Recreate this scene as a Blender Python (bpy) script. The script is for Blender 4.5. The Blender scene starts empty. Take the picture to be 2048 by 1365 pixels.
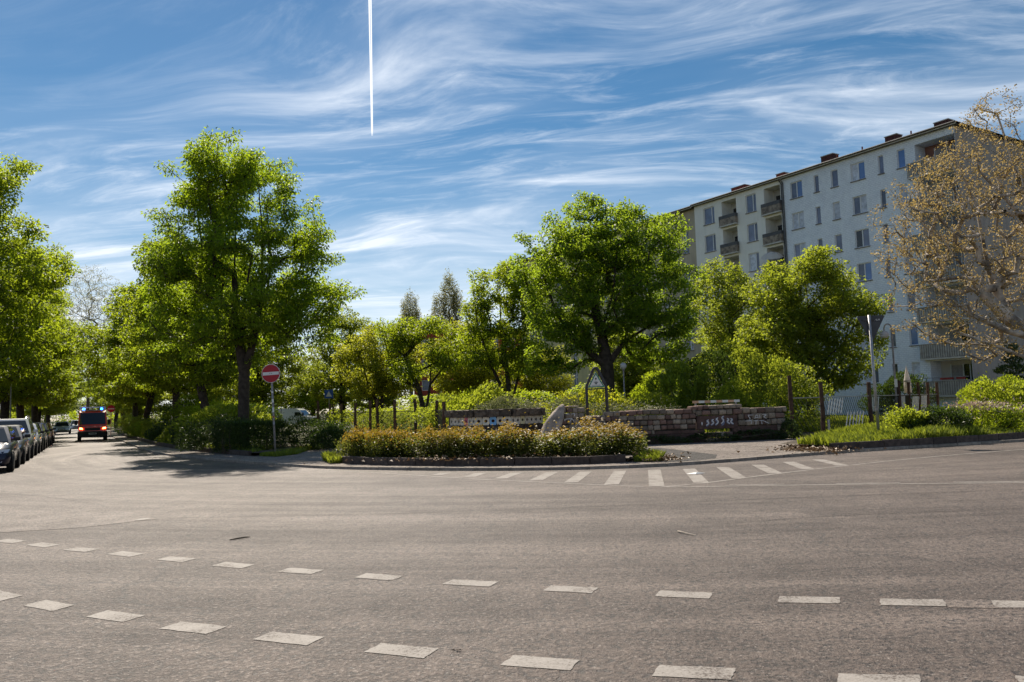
import bpy, bmesh, math, random
import numpy as np
from mathutils import Vector, Matrix
from mathutils.geometry import tessellate_polygon

R = math.radians
scn = bpy.context.scene
col = scn.collection

# ------------------------------------------------------------------ camera
cam_data = bpy.data.cameras.new('camera')
cam = bpy.data.objects.new('camera', cam_data)
col.objects.link(cam)
cam_data.sensor_width = 36.0
cam_data.lens = 28.125
cam_data.clip_start = 0.05
cam_data.clip_end = 20000.0
CR = Vector((0.99955, 0.002474, -0.029884))
CU = Vector((0.029987, -0.082456, 0.996143))
CF = Vector((0.0, 0.996592, 0.082493))
cam.matrix_world = Matrix(((CR.x, CU.x, -CF.x, 0.0), (CR.y, CU.y, -CF.y, 0.0),
                           (CR.z, CU.z, -CF.z, 1.6), (0, 0, 0, 1)))
scn.camera = cam

# ------------------------------------------------------------------ sun, sky, exposure
SUN_EL, SUN_AZ = 47.0, -21.0            # azimuth measured from +Y, to the right
sd = Vector((math.sin(R(SUN_AZ)) * math.cos(R(SUN_EL)), math.cos(R(SUN_AZ)) * math.cos(R(SUN_EL)), math.sin(R(SUN_EL))))
sun_data = bpy.data.lights.new('sun', 'SUN')
sun_data.energy = 3.4
sun_data.angle = R(0.55)
sun_data.color = (1.0, 0.90, 0.76)
sun = bpy.data.objects.new('sun', sun_data)
sun.rotation_euler = sd.to_track_quat('Z', 'Y').to_euler()
sun.location = (-20, 50, 60)
col.objects.link(sun)

world = bpy.data.worlds.new('World')
scn.world = world
world.use_nodes = True
wt = world.node_tree
wt.nodes.clear()


class NT:
    """small helper for node trees"""
    def __init__(self, tree):
        self.t = tree

    def n(self, typ, **kw):
        nd = self.t.nodes.new(typ)
        for k, v in kw.items():
            if k == 'inp':
                for i, val in v.items():
                    nd.inputs[i].default_value = val
            else:
                setattr(nd, k, v)
        return nd

    def l(self, a, b):
        self.t.links.new(a, b)

    def math(self, op, a, b=None, c=None, clamp=False):
        nd = self.n('ShaderNodeMath', operation=op, use_clamp=clamp)
        for i, v in enumerate((a, b, c)):
            if v is None:
                continue
            if isinstance(v, (int, float)):
                nd.inputs[i].default_value = v
            else:
                self.l(v, nd.inputs[i])
        return nd.outputs[0]

    def mix(self, fac, a, b, blend='MIX'):
        nd = self.n('ShaderNodeMix', data_type='RGBA', blend_type=blend)
        for s, v in ((nd.inputs[0], fac), (nd.inputs[6], a), (nd.inputs[7], b)):
            if isinstance(v, (int, float)):
                s.default_value = v
            elif isinstance(v, (tuple, list)):
                s.default_value = tuple(v) + ((1.0,) if len(v) == 3 else ())
            else:
                self.l(v, s)
        return nd.outputs[2]

    def noise(self, vec, scale, detail=4.0, rough=0.55, dist=0.0, lac=2.0):
        nd = self.n('ShaderNodeTexNoise', inp={'Scale': scale, 'Detail': detail, 'Roughness': rough, 'Distortion': dist, 'Lacunarity': lac})
        if vec is not None:
            self.l(vec, nd.inputs['Vector'])
        return nd.outputs['Fac']

    def ramp(self, fac, stops, interp='LINEAR'):
        nd = self.n('ShaderNodeValToRGB')
        cr = nd.color_ramp
        cr.interpolation = interp
        while len(cr.elements) < len(stops):
            cr.elements.new(0.5)
        for e, (p, c) in zip(cr.elements, stops):
            e.position = p
            e.color = tuple(c) + ((1.0,) if len(c) == 3 else ()) if isinstance(c, (tuple, list)) else (c, c, c, 1)
        self.l(fac, nd.inputs[0])
        return nd.outputs[0]

    def mr(self, v, a, b, c=0.0, d=1.0, smooth=True):
        nd = self.n('ShaderNodeMapRange', interpolation_type='SMOOTHSTEP' if smooth else 'LINEAR', clamp=True,
                    inp={1: a, 2: b, 3: c, 4: d})
        self.l(v, nd.inputs[0])
        return nd.outputs[0]

    def xyz(self, x, y, z):
        nd = self.n('ShaderNodeCombineXYZ')
        for i, v in enumerate((x, y, z)):
            if isinstance(v, (int, float)):
                nd.inputs[i].default_value = v
            else:
                self.l(v, nd.inputs[i])
        return nd.outputs[0]


def build_sky():
    w = NT(wt)
    out = w.n('ShaderNodeOutputWorld')
    bg = w.n('ShaderNodeBackground', inp={'Strength': 0.13})
    w.l(bg.outputs[0], out.inputs[0])
    sky = w.n('ShaderNodeTexSky', sky_type='NISHITA', sun_disc=False, sun_elevation=R(SUN_EL), sun_rotation=R(SUN_AZ),
              altitude=40.0, air_density=1.0, dust_density=0.15, ozone_density=3.0)
    hs = w.n('ShaderNodeHueSaturation', inp={'Hue': 0.492, 'Saturation': 1.25, 'Value': 0.32})
    w.l(sky.outputs[0], hs.inputs['Color'])
    tc = w.n('ShaderNodeTexCoord')
    sp = w.n('ShaderNodeSeparateXYZ')
    w.l(tc.outputs['Generated'], sp.inputs[0])
    x, y, z = sp.outputs
    zz = w.math('MAXIMUM', w.math('ADD', z, 0.10), 0.02)
    u = w.math('DIVIDE', x, zz)
    v = w.math('DIVIDE', y, zz)
    base = w.xyz(u, v, 0.0)
    # slow bends of the ice streaks
    bend = w.n('ShaderNodeTexNoise', inp={'Scale': 0.55, 'Detail': 2.0, 'Roughness': 0.5})
    w.l(base, bend.inputs['Vector'])
    bsp = w.n('ShaderNodeSeparateColor')
    w.l(bend.outputs['Color'], bsp.inputs[0])
    u2 = w.math('ADD', u, w.math('MULTIPLY', w.math('SUBTRACT', bsp.outputs[0], 0.5), 0.9))
    v2 = w.math('ADD', v, w.math('MULTIPLY', w.math('SUBTRACT', bsp.outputs[1], 0.5), 1.1))
    # streaks lie across the view, a little turned
    a = R(-9)
    us = w.math('ADD', w.math('MULTIPLY', u2, math.cos(a)), w.math('MULTIPLY', v2, math.sin(a)))
    vs = w.math('SUBTRACT', w.math('MULTIPLY', v2, math.cos(a)), w.math('MULTIPLY', u2, math.sin(a)))
    st = w.xyz(w.math('MULTIPLY', us, 0.42), w.math('MULTIPLY', vs, 1.5), 3.1)
    s1 = w.noise(st, 2.1, 8.0, 0.57, 0.45)
    st2 = w.xyz(w.math('MULTIPLY', us, 0.9), w.math('MULTIPLY', vs, 2.6), 7.7)
    s2 = w.noise(st2, 3.2, 8.0, 0.66, 0.6)
    patch = w.noise(w.xyz(w.math('MULTIPLY', u2, 0.8), v2, 1.3), 0.62, 3.0, 0.5)
    m1 = w.mr(s1, 0.47, 0.80)
    m2 = w.mr(s2, 0.44, 0.86)
    pm_ = w.mr(patch, 0.36, 0.62, 0.05, 1.0)
    m = w.math('MULTIPLY', w.math('ADD', w.math('MULTIPLY', m1, 0.80), w.math('MULTIPLY', m2, 0.45)), pm_)
    # a thin even veil low down
    veil = w.mr(z, 0.0, 0.36, 0.66, 0.0)
    m = w.math('ADD', m, w.math('MULTIPLY', veil, w.mr(s1, 0.25, 0.7, 0.35, 1.0)))
    soft = w.mr(w.noise(w.xyz(w.math('MULTIPLY', us, 0.5), vs, 9.2), 0.9, 4.0, 0.5, 0.3), 0.46, 0.80, 0.0, 0.32)
    m = w.math('ADD', m, soft)
    m = w.math('MULTIPLY', m, w.mr(z, -0.02, 0.03), clamp=True)
    m = w.math('MINIMUM', m, 0.88)
    colr = w.mix(m, hs.outputs[0], (4.2, 4.45, 4.8))
    w.l(colr, bg.inputs[0])


build_sky()
scn.view_settings.view_transform = 'Standard'
scn.view_settings.look = 'None'
scn.view_settings.exposure = 0.95
scn.view_settings.gamma = 1.0
scn.view_settings.use_curve_mapping = False
scn.cycles.use_denoising = True
scn.cycles.max_bounces = 7
scn.cycles.diffuse_bounces = 4
scn.cycles.glossy_bounces = 3
scn.cycles.transmission_bounces = 4
scn.cycles.caustics_reflective = False
scn.cycles.caustics_refractive = False

# ------------------------------------------------------------------ materials
MATS = {}


def pm(name, c, var=0.15, scale=6.0, rough=0.8, bump=0.0, bscale=None, objrand=0.0, metal=0.0, spec=0.4, c2=None, fine=0.0,
       emit=None, estr=0.0, coat=0.0, trans=0.0):
    m = bpy.data.materials.new(name)
    m.use_nodes = True
    t = NT(m.node_tree)
    b = m.node_tree.nodes['Principled BSDF']
    b.inputs['Roughness'].default_value = rough
    b.inputs['Metallic'].default_value = metal
    b.inputs['Specular IOR Level'].default_value = spec
    if coat:
        b.inputs['Coat Weight'].default_value = coat
        b.inputs['Coat Roughness'].default_value = 0.06
    tc = t.n('ShaderNodeTexCoord').outputs['Object']
    oi = None
    if objrand:
        oi = t.n('ShaderNodeObjectInfo').outputs['Random']
        tc_n = t.n('ShaderNodeVectorMath', operation='ADD')
        t.l(tc, tc_n.inputs[0])
        t.l(t.xyz(t.math('MULTIPLY', oi, 37.0), t.math('MULTIPLY', oi, 91.0), 0.0), tc_n.inputs[1])
        tc = tc_n.outputs[0]
    nz = t.noise(tc, scale, 5.0, 0.6)
    lo = tuple(x * (1 - var) for x in c)
    hi = tuple(min(1, x * (1 + var)) for x in c) if c2 is None else c2
    cc = t.mix(t.mr(nz, 0.3, 0.7), lo, hi)
    if fine:
        nf = t.noise(tc, scale * 14, 2.0, 0.6)
        cc = t.mix(1.0, cc, t.ramp(nf, ((0.25, 1 - fine), (0.75, 1 + fine * 0.0 + 0.0))), 'MULTIPLY')
    if objrand:
        f = t.math('ADD', t.math('MULTIPLY', oi, 2 * objrand), 1 - objrand)
        cc = t.mix(1.0, cc, t.xyz(f, f, f), 'MULTIPLY')
    t.l(cc, b.inputs['Base Color'])
    if bump:
        bn = t.n('ShaderNodeBump', inp={'Strength': 0.6, 'Distance': bump})
        t.l(t.noise(tc, bscale or scale * 4, 5.0, 0.65), bn.inputs['Height'])
        t.l(bn.outputs[0], b.inputs['Normal'])
    if emit:
        b.inputs['Emission Color'].default_value = tuple(emit) + (1,)
        b.inputs['Emission Strength'].default_value = estr
    if trans:
        b.inputs['Transmission Weight'].default_value = trans
    MATS[name] = m
    return m


def leafm(name, dark, light, trans_col, trans=0.45, rough=0.5, spec=0.35, extra=None):
    """dark / light: range of the leaf colour from leaf to leaf; trans_col: light that passes through"""
    m = bpy.data.materials.new(name)
    m.use_nodes = True
    t = NT(m.node_tree)
    b = m.node_tree.nodes['Principled BSDF']
    out = m.node_tree.nodes['Material Output']
    b.inputs['Roughness'].default_value = rough
    b.inputs['Specular IOR Level'].default_value = spec
    geo = t.n('ShaderNodeNewGeometry')
    rnd = geo.outputs['Random Per Island']
    tc = t.n('ShaderNodeTexCoord').outputs['Object']
    nz = t.noise(tc, 0.55, 2.0, 0.5)
    f = t.math('ADD', t.math('MULTIPLY', rnd, 0.65), t.math('MULTIPLY', nz, 0.5), clamp=True)
    stops = [(0.15, dark), (0.85, light)]
    if extra:
        stops.append((0.97, extra))
    cc = t.ramp(f, stops)
    t.l(cc, b.inputs['Base Color'])
    tr = t.n('ShaderNodeBsdfTranslucent')
    tcol = t.mix(t.math('MULTIPLY', rnd, 0.8), tuple(x * 0.75 for x in trans_col), tuple(min(1, x * 1.2) for x in trans_col))
    t.l(tcol, tr.inputs['Color'])
    mx = t.n('ShaderNodeMixShader', inp={0: trans})
    t.l(b.outputs[0], mx.inputs[1])
    t.l(tr.outputs[0], mx.inputs[2])
    t.l(mx.outputs[0], out.inputs[0])
    MATS[name] = m
    return m


def asphalt(name, lo, hi, tracks=False, spec=0.22, rough=0.72):
    m = bpy.data.materials.new(name)
    m.use_nodes = True
    t = NT(m.node_tree)
    b = m.node_tree.nodes['Principled BSDF']
    tc = t.n('ShaderNodeTexCoord').outputs['Object']
    big = t.noise(tc, 0.16, 4.0, 0.6, 0.4)
    mid = t.noise(tc, 1.3, 5.0, 0.65, 0.3)
    f = t.math('ADD', t.math('MULTIPLY', big, 0.55), t.math('MULTIPLY', mid, 0.45))
    if tracks:
        # wheel tracks sweep round the corner: streaks along circles about a point behind the kerb
        sp = t.n('ShaderNodeSeparateXYZ')
        t.l(tc, sp.inputs[0])
        dx = t.math('SUBTRACT', sp.outputs[0], 4.0)
        dy = t.math('SUBTRACT', sp.outputs[1], 44.0)
        rr = t.math('SQRT', t.math('ADD', t.math('MULTIPLY', dx, dx), t.math('MULTIPLY', dy, dy)))
        an = t.math('ARCTAN2', dx, dy)
        tr = t.noise(t.xyz(t.math('MULTIPLY', rr, 0.9), t.math('MULTIPLY', an, 1.6), 0.0), 1.0, 6.0, 0.7, 0.6)
        f = t.math('ADD', t.math('MULTIPLY', f, 0.5), t.math('MULTIPLY', tr, 0.5))
    cc = t.mix(t.mr(f, 0.36, 0.66), lo, hi)
    # stone chips: clumps a few centimetres across, and single pale stones
    vor = t.n('ShaderNodeTexVoronoi', inp={'Scale': 34.0})
    t.l(tc, vor.inputs['Vector'])
    chip = t.n('ShaderNodeSeparateColor')
    t.l(vor.outputs['Color'], chip.inputs[0])
    gr = t.mr(t.noise(tc, 21.0, 4.0, 0.75), 0.36, 0.64)
    gr2 = t.mr(t.noise(tc, 6.5, 4.0, 0.75), 0.32, 0.68)
    k = t.math('ADD', t.math('MULTIPLY', chip.outputs[0], 0.25), t.math('ADD', t.math('MULTIPLY', gr, 0.55), t.math('MULTIPLY', gr2, 0.32)))
    cc = t.mix(1.0, cc, t.ramp(k, ((0.25, 0.22), (0.56, 0.82), (0.82, 1.0))), 'MULTIPLY')
    spk = t.mr(t.noise(tc, 30.0, 2.0, 0.7), 0.60, 0.68)
    cc = t.mix(t.math('MULTIPLY', spk, 0.6), cc, (0.34, 0.29, 0.255))
    # oil and rubber marks
    oil = t.mr(t.noise(tc, 0.7, 6.0, 0.7, 0.8), 0.56, 0.74)
    cc = t.mix(t.math('MULTIPLY', oil, 0.45), cc, (0.045, 0.037, 0.032))
    # thin tar-filled cracks
    wob = t.n('ShaderNodeVectorMath', operation='ADD')
    t.l(tc, wob.inputs[0])
    nn = t.n('ShaderNodeTexNoise', inp={'Scale': 0.9, 'Detail': 4.0})
    t.l(tc, nn.inputs['Vector'])
    t.l(nn.outputs['Color'], wob.inputs[1])
    vc = t.n('ShaderNodeTexVoronoi', feature='DISTANCE_TO_EDGE', inp={'Scale': 0.19})
    t.l(wob.outputs[0], vc.inputs['Vector'])
    crack = t.math('MULTIPLY', t.mr(vc.outputs['Distance'], 0.0, 0.006, 1.0, 0.0), t.mr(t.noise(tc, 0.35, 2.0), 0.48, 0.58))
    cc = t.mix(t.math('MULTIPLY', crack, 0.6), cc, (0.03, 0.028, 0.026))
    t.l(cc, b.inputs['Base Color'])
    b.inputs['Specular IOR Level'].default_value = spec
    t.l(t.mr(f, 0.3, 0.7, rough + 0.12, rough - 0.06), b.inputs['Roughness'])
    bn = t.n('ShaderNodeBump', inp={'Strength': 0.8, 'Distance': 0.02})
    t.l(k, bn.inputs['Height'])
    t.l(bn.outputs[0], b.inputs['Normal'])
    MATS[name] = m
    return m


asphalt('asphalt', (0.072, 0.049, 0.037), (0.224, 0.168, 0.134), tracks=True, spec=0.50, rough=0.57)
asphalt('asphalt_patch', (0.150, 0.114, 0.092), (0.262, 0.202, 0.164), spec=0.5, rough=0.56)
asphalt('footway_asphalt', (0.27, 0.23, 0.20), (0.40, 0.345, 0.30), rough=0.8, spec=0.2)
asphalt('dark_asphalt', (0.10, 0.094, 0.088), (0.15, 0.138, 0.128), rough=0.8, spec=0.2)


def paint_mat():
    m = bpy.data.materials.new('road_paint')
    m.use_nodes = True
    t = NT(m.node_tree)
    b = m.node_tree.nodes['Principled BSDF']
    tc = t.n('ShaderNodeTexCoord').outputs['Object']
    n1 = t.noise(tc, 3.0, 5.0, 0.7)
    n2 = t.noise(tc, 45.0, 3.0, 0.8)
    wear = t.math('ADD', t.math('MULTIPLY', n1, 0.55), t.math('MULTIPLY', n2, 0.75))
    cc = t.ramp(wear, ((0.53, (0.12, 0.098, 0.083)), (0.61, (0.27, 0.242, 0.215)), (0.80, (0.37, 0.335, 0.30))))
    t.l(cc, b.inputs['Base Color'])
    b.inputs['Roughness'].default_value = 0.7
    b.inputs['Specular IOR Level'].default_value = 0.25
    bn = t.n('ShaderNodeBump', inp={'Strength': 0.4, 'Distance': 0.006})
    t.l(n2, bn.inputs['Height'])
    t.l(bn.outputs[0], b.inputs['Normal'])
    MATS['road_paint'] = m


paint_mat()
pm('tar', (0.070, 0.056, 0.047), 0.3, 3.0, 0.6)
pm('twig_pale', (0.55, 0.46, 0.37), 0.2, 6.0, 0.9)
pm('soil', (0.085, 0.062, 0.042), 0.45, 2.0, 0.95, 0.03, 18, c2=(0.17, 0.135, 0.09), fine=0.5)
pm('lawn', (0.055, 0.085, 0.022), 0.4, 0.6, 0.95, 0.03, 20, c2=(0.16, 0.145, 0.06), fine=0.6)
pm('land', (0.035, 0.045, 0.016), 0.4, 0.05, 1.0)
pm('sand', (0.42, 0.34, 0.24), 0.2, 1.5, 0.95, 0.02, 25)
pm('kerb_granite', (0.34, 0.285, 0.235), 0.25, 9.0, 0.8, 0.01, 40, objrand=0.18, fine=0.35)
pm('edging', (0.082, 0.060, 0.050), 0.35, 7.0, 0.85, 0.012, 30, objrand=0.25, fine=0.35)
pm('granite', (0.30, 0.235, 0.18), 0.35, 9.0, 0.85, 0.02, 26, objrand=0.38, fine=0.4)
pm('granite_pink', (0.215, 0.130, 0.105), 0.3, 9.0, 0.85, 0.02, 26, objrand=0.3, fine=0.4)
pm('red_slab', (0.125, 0.070, 0.058), 0.35, 6.0, 0.85, 0.014, 22, objrand=0.15, fine=0.4)
pm('mortar', (0.035, 0.030, 0.026), 0.4, 12, 0.95, 0.02)
pm('boulder', (0.40, 0.32, 0.26), 0.35, 3.5, 0.85, 0.05, 9, fine=0.3)
pm('old_timber', (0.055, 0.038, 0.028), 0.5, 5.0, 0.9, 0.03, 14, objrand=0.3, c2=(0.13, 0.10, 0.075))
pm('log_wood', (0.33, 0.22, 0.13), 0.3, 5.0, 0.85, 0.02, 14)
pm('post_wood', (0.085, 0.045, 0.028), 0.4, 4.0, 0.85, 0.015, 20, objrand=0.25)
pm('nest_tile', (0.56, 0.53, 0.46), 0.15, 6.0, 0.75, 0.006, 30, objrand=0.10)
pm('nest_pink', (0.55, 0.16, 0.24), 0.15, 6.0, 0.75)
pm('nest_blue', (0.20, 0.42, 0.72), 0.12, 6.0, 0.75)
pm('nest_yellow', (0.58, 0.55, 0.36), 0.12, 6.0, 0.75)
pm('hole_dark', (0.035, 0.012, 0.010), 0.3, 10, 0.95)
pm('chalk', (0.62, 0.60, 0.60), 0.25, 12.0, 0.9)
pm('chalk_blue', (0.16, 0.18, 0.27), 0.25, 12.0, 0.9)
pm('galv', (0.36, 0.35, 0.35), 0.2, 5.0, 0.45, metal=0.55, spec=0.5)
pm('galv_dull', (0.30, 0.275, 0.27), 0.3, 6.0, 0.6, metal=0.2, c2=(0.40, 0.35, 0.33))
pm('sign_back', (0.062, 0.062, 0.066), 0.2, 4.0, 0.55)
pm('sign_red', (0.42, 0.010, 0.022), 0.08, 5.0, 0.45)
pm('sign_white', (0.74, 0.72, 0.68), 0.06, 5.0, 0.5)
pm('sign_green', (0.012, 0.21, 0.115), 0.08, 5.0, 0.5)
pm('sign_black', (0.05, 0.05, 0.055), 0.1, 5.0, 0.6)
pm('frame_dark', (0.055, 0.050, 0.052), 0.3, 6.0, 0.7, 0.006, 20)
pm('iron', (0.040, 0.034, 0.032), 0.3, 8.0, 0.6)
pm('rod_white', (0.72, 0.68, 0.63), 0.12, 8.0, 0.6)
pm('rail_grey', (0.30, 0.275, 0.26), 0.2, 5.0, 0.6)
pm('lamp_globe', (0.58, 0.55, 0.54), 0.06, 4.0, 0.25)
pm('lamp_dome', (0.55, 0.53, 0.56), 0.08, 5.0, 0.35, metal=0.3)
pm('bark_dark', (0.050, 0.038, 0.030), 0.45, 5.0, 0.95, 0.03, 16)
pm('bark_grey', (0.115, 0.100, 0.085), 0.4, 5.0, 0.95, 0.02, 16)
pm('bark_plane', (0.26, 0.205, 0.155), 0.55, 1.8, 0.85, 0.012, 8, c2=(0.58, 0.50, 0.42))
pm('stem', (0.075, 0.055, 0.038), 0.4, 6.0, 0.9)
pm('dead_twig', (0.30, 0.225, 0.155), 0.35, 6.0, 0.9)
leafm('leaf_chestnut', (0.026, 0.060, 0.008), (0.068, 0.120, 0.016), (0.50, 0.66, 0.026), 0.57)
leafm('leaf_maple', (0.028, 0.064, 0.010), (0.072, 0.122, 0.019), (0.48, 0.64, 0.034), 0.56)
leafm('leaf_bright', (0.046, 0.084, 0.012), (0.105, 0.150, 0.021), (0.54, 0.62, 0.042), 0.54)
leafm('leaf_yellow', (0.085, 0.115, 0.014), (0.160, 0.180, 0.020), (0.66, 0.68, 0.04), 0.55)
leafm('leaf_avenue', (0.032, 0.064, 0.008), (0.080, 0.122, 0.016), (0.53, 0.65, 0.028), 0.56)
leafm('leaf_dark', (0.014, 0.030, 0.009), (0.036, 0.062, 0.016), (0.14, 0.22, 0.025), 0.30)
leafm('leaf_grey', (0.075, 0.085, 0.050), (0.150, 0.150, 0.090), (0.30, 0.32, 0.12), 0.30)
leafm('leaf_plane', (0.150, 0.102, 0.042), (0.290, 0.205, 0.092), (0.58, 0.42, 0.14), 0.45, extra=(0.38, 0.30, 0.15))
leafm('leaf_poplar', (0.15, 0.155, 0.070), (0.22, 0.215, 0.105), (0.46, 0.45, 0.15), 0.45)
leafm('leaf_hedge_low', (0.030, 0.046, 0.010), (0.085, 0.098, 0.026), (0.32, 0.36, 0.05), 0.36, rough=0.5, spec=0.3, extra=(0.15, 0.12, 0.04))
leafm('leaf_hedge_red', (0.085, 0.080, 0.015), (0.185, 0.108, 0.020), (0.48, 0.32, 0.035), 0.40, rough=0.5, spec=0.3, extra=(0.26, 0.065, 0.020))
leafm('leaf_flower', (0.38, 0.32, 0.26), (0.62, 0.50, 0.42), (0.5, 0.35, 0.25), 0.3)
leafm('grass_blade', (0.055, 0.095, 0.012), (0.150, 0.180, 0.024), (0.45, 0.52, 0.04), 0.42, extra=(0.26, 0.24, 0.08))
leafm('litter', (0.10, 0.060, 0.03), (0.25, 0.17, 0.10), (0.2, 0.12, 0.05), 0.1)
pm('contrail_glow', (0.0, 0.0, 0.0), 0.0, 0.01, 1.0, spec=0.0, emit=(0.96, 0.98, 1.0), estr=0.62)  # black with emission: the trail's sunlit white is a glow put in


def wall_mat(name, base, dark, bricky=0.0):
    m = bpy.data.materials.new(name)
    m.use_nodes = True
    t = NT(m.node_tree)
    b = m.node_tree.nodes['Principled BSDF']
    b.inputs['Roughness'].default_value = 0.85
    b.inputs['Specular IOR Level'].default_value = 0.25
    tc = t.n('ShaderNodeTexCoord').outputs['Object']
    n1 = t.noise(tc, 0.5, 5.0, 0.6)
    sp = t.n('ShaderNodeSeparateXYZ')
    t.l(tc, sp.inputs[0])
    streak = t.noise(t.xyz(t.math('MULTIPLY', sp.outputs[0], 2.2), t.math('MULTIPLY', sp.outputs[1], 2.2), t.math('MULTIPLY', sp.outputs[2], 0.18)), 1.0, 4.0, 0.6)
    f = t.math('ADD', t.math('MULTIPLY', n1, 0.5), t.math('MULTIPLY', streak, 0.5))
    cc = t.mix(t.mr(f, 0.36, 0.62), dark, base)
    hgt = t.noise(tc, 18.0, 4.0, 0.7)
    if bricky:
        vec = t.xyz(t.math('ADD', sp.outputs[0], sp.outputs[1]), sp.outputs[2], 0.0)
        br = t.n('ShaderNodeTexBrick', inp={'Scale': 1.0, 'Mortar Size': 0.02, 'Brick Width': 0.30, 'Row Height': 0.15, 'Color1': (1, 1, 1, 1),
                                            'Color2': (0.82, 0.83, 0.85, 1), 'Mortar': (0.62, 0.63, 0.66, 1), 'Bias': -0.2})
        t.l(vec, br.inputs['Vector'])
        bl = t.mix(t.mr(t.noise(tc, 1.6, 5.0, 0.7), 0.3, 0.65, 0.25, 1.0), (1, 1, 1), br.outputs['Color'])
        cc = t.mix(bricky, cc, bl, 'MULTIPLY')
        blot = t.mr(t.noise(tc, 2.6, 6.0, 0.75), 0.55, 0.75)
        cc = t.mix(t.math('MULTIPLY', blot, 0.20), cc, tuple(x * 0.6 for x in dark))
        hgt = t.math('ADD', t.math('MULTIPLY', hgt, 0.5), br.outputs['Fac'])
    t.l(cc, b.inputs['Base Color'])
    bn = t.n('ShaderNodeBump', inp={'Strength': 0.5, 'Distance': 0.02})
    t.l(hgt, bn.inputs['Height'])
    t.l(bn.outputs[0], b.inputs['Normal'])
    MATS[name] = m


wall_mat('wall_white', (0.85, 0.88, 0.91), (0.79, 0.82, 0.86), bricky=0.7)
wall_mat('wall_cream', (0.84, 0.81, 0.74), (0.76, 0.73, 0.66))
wall_mat('wall_gable', (0.40, 0.345, 0.30), (0.30, 0.26, 0.235))
wall_mat('wall_ochre', (0.50, 0.43, 0.31), (0.38, 0.32, 0.24))
wall_mat('wall_yellow', (0.60, 0.52, 0.28), (0.46, 0.40, 0.22))
wall_mat('wall_loggia', (0.62, 0.58, 0.51), (0.50, 0.46, 0.41))
pm('wall_red', (0.25, 0.045, 0.030), 0.2, 1.2, 0.85)
pm('wall_red_loggia', (0.26, 0.13, 0.10), 0.2, 1.2, 0.85)
pm('roof_zinc', (0.085, 0.075, 0.070), 0.25, 1.0, 0.55, objrand=0.0)
pm('gutter', (0.10, 0.095, 0.09), 0.2, 3.0, 0.5, metal=0.4)
pm('fascia', (0.52, 0.50, 0.45), 0.12, 2.0, 0.7)
pm('brick_red', (0.23, 0.050, 0.035), 0.4, 6.0, 0.9, 0.02, 12, fine=0.3)
pm('brick_dark', (0.085, 0.030, 0.026), 0.4, 6.0, 0.9, 0.02, 12, fine=0.3)
pm('win_frame', (0.70, 0.70, 0.70), 0.06, 3.0, 0.5)
pm('win_frame_dark', (0.13, 0.11, 0.10), 0.1, 3.0, 0.6)
pm('glass', (0.12, 0.135, 0.20), 0.3, 0.9, 0.12, objrand=0.5, spec=0.7)  # bluish-lavender sky reflection painted into the pane colour
pm('glass_blue', (0.10, 0.19, 0.42), 0.2, 0.9, 0.10, objrand=0.3, spec=0.7)  # same pane with more of the reflected sky's blue painted in
pm('glass_dark', (0.018, 0.020, 0.024), 0.3, 0.9, 0.08, spec=0.6)
pm('curtain', (0.50, 0.52, 0.58), 0.25, 3.0, 0.4, objrand=0.2, spec=0.5)
pm('sill', (0.20, 0.175, 0.16), 0.2, 4.0, 0.7)
pm('parapet_tile', (0.20, 0.155, 0.12), 0.45, 3.0, 0.8, c2=(0.34, 0.28, 0.22), objrand=0.1)
pm('parapet_band', (0.085, 0.085, 0.088), 0.2, 3.0, 0.7)
pm('parapet_rib', (0.40, 0.38, 0.34), 0.2, 3.0, 0.75)
pm('parapet_rib_dark', (0.24, 0.22, 0.20), 0.2, 3.0, 0.75)
pm('slab', (0.52, 0.49, 0.44), 0.15, 3.0, 0.8)
pm('flower_box', (0.30, 0.035, 0.030), 0.2, 4, 0.6)
leafm('canvas', (0.70, 0.66, 0.62), (0.78, 0.74, 0.70), (0.80, 0.72, 0.66), 0.45, rough=0.9, spec=0.1)
pm('canvas_orange', (0.60, 0.36, 0.22), 0.15, 2.0, 0.8)
pm('tyre', (0.016, 0.016, 0.017), 0.2, 20, 0.85)
pm('rim', (0.42, 0.42, 0.44), 0.1, 20, 0.3, metal=0.8)
pm('car_blue', (0.010, 0.014, 0.035), 0.05, 2, 0.30, coat=0.35, spec=0.3)
pm('car_grey', (0.060, 0.062, 0.066), 0.05, 2, 0.30, coat=0.35, spec=0.3)
pm('car_silver', (0.46, 0.47, 0.48), 0.04, 2, 0.28, metal=0.5, coat=1.0)
pm('car_white', (0.70, 0.70, 0.69), 0.04, 2, 0.30, coat=1.0)
pm('car_black', (0.008, 0.008, 0.009), 0.05, 2, 0.25, coat=0.35, spec=0.3)
pm('car_red', (0.20, 0.012, 0.012), 0.05, 2, 0.28, coat=0.35, spec=0.3)
pm('rescue_red', (0.74, 0.045, 0.010), 0.06, 2, 0.30, coat=1.0)
pm('car_glass', (0.012, 0.015, 0.018), 0.1, 2, 0.05, spec=0.8)
pm('black_plastic', (0.014, 0.014, 0.015), 0.2, 10, 0.6)
pm('headlight', (0.55, 0.57, 0.60), 0.1, 20, 0.1, spec=0.8)
pm('headlight_lit', (0.9, 0.6, 0.3), 0.05, 20, 0.2, emit=(1.0, 0.42, 0.10), estr=6.0)
pm('blue_light', (0.02, 0.08, 0.8), 0.02, 20, 0.2, emit=(0.02, 0.16, 1.0), estr=8.0)
pm('plate', (0.72, 0.72, 0.70), 0.05, 20, 0.5)
pm('plate_ink', (0.06, 0.06, 0.06), 0.05, 20, 0.6)

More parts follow.
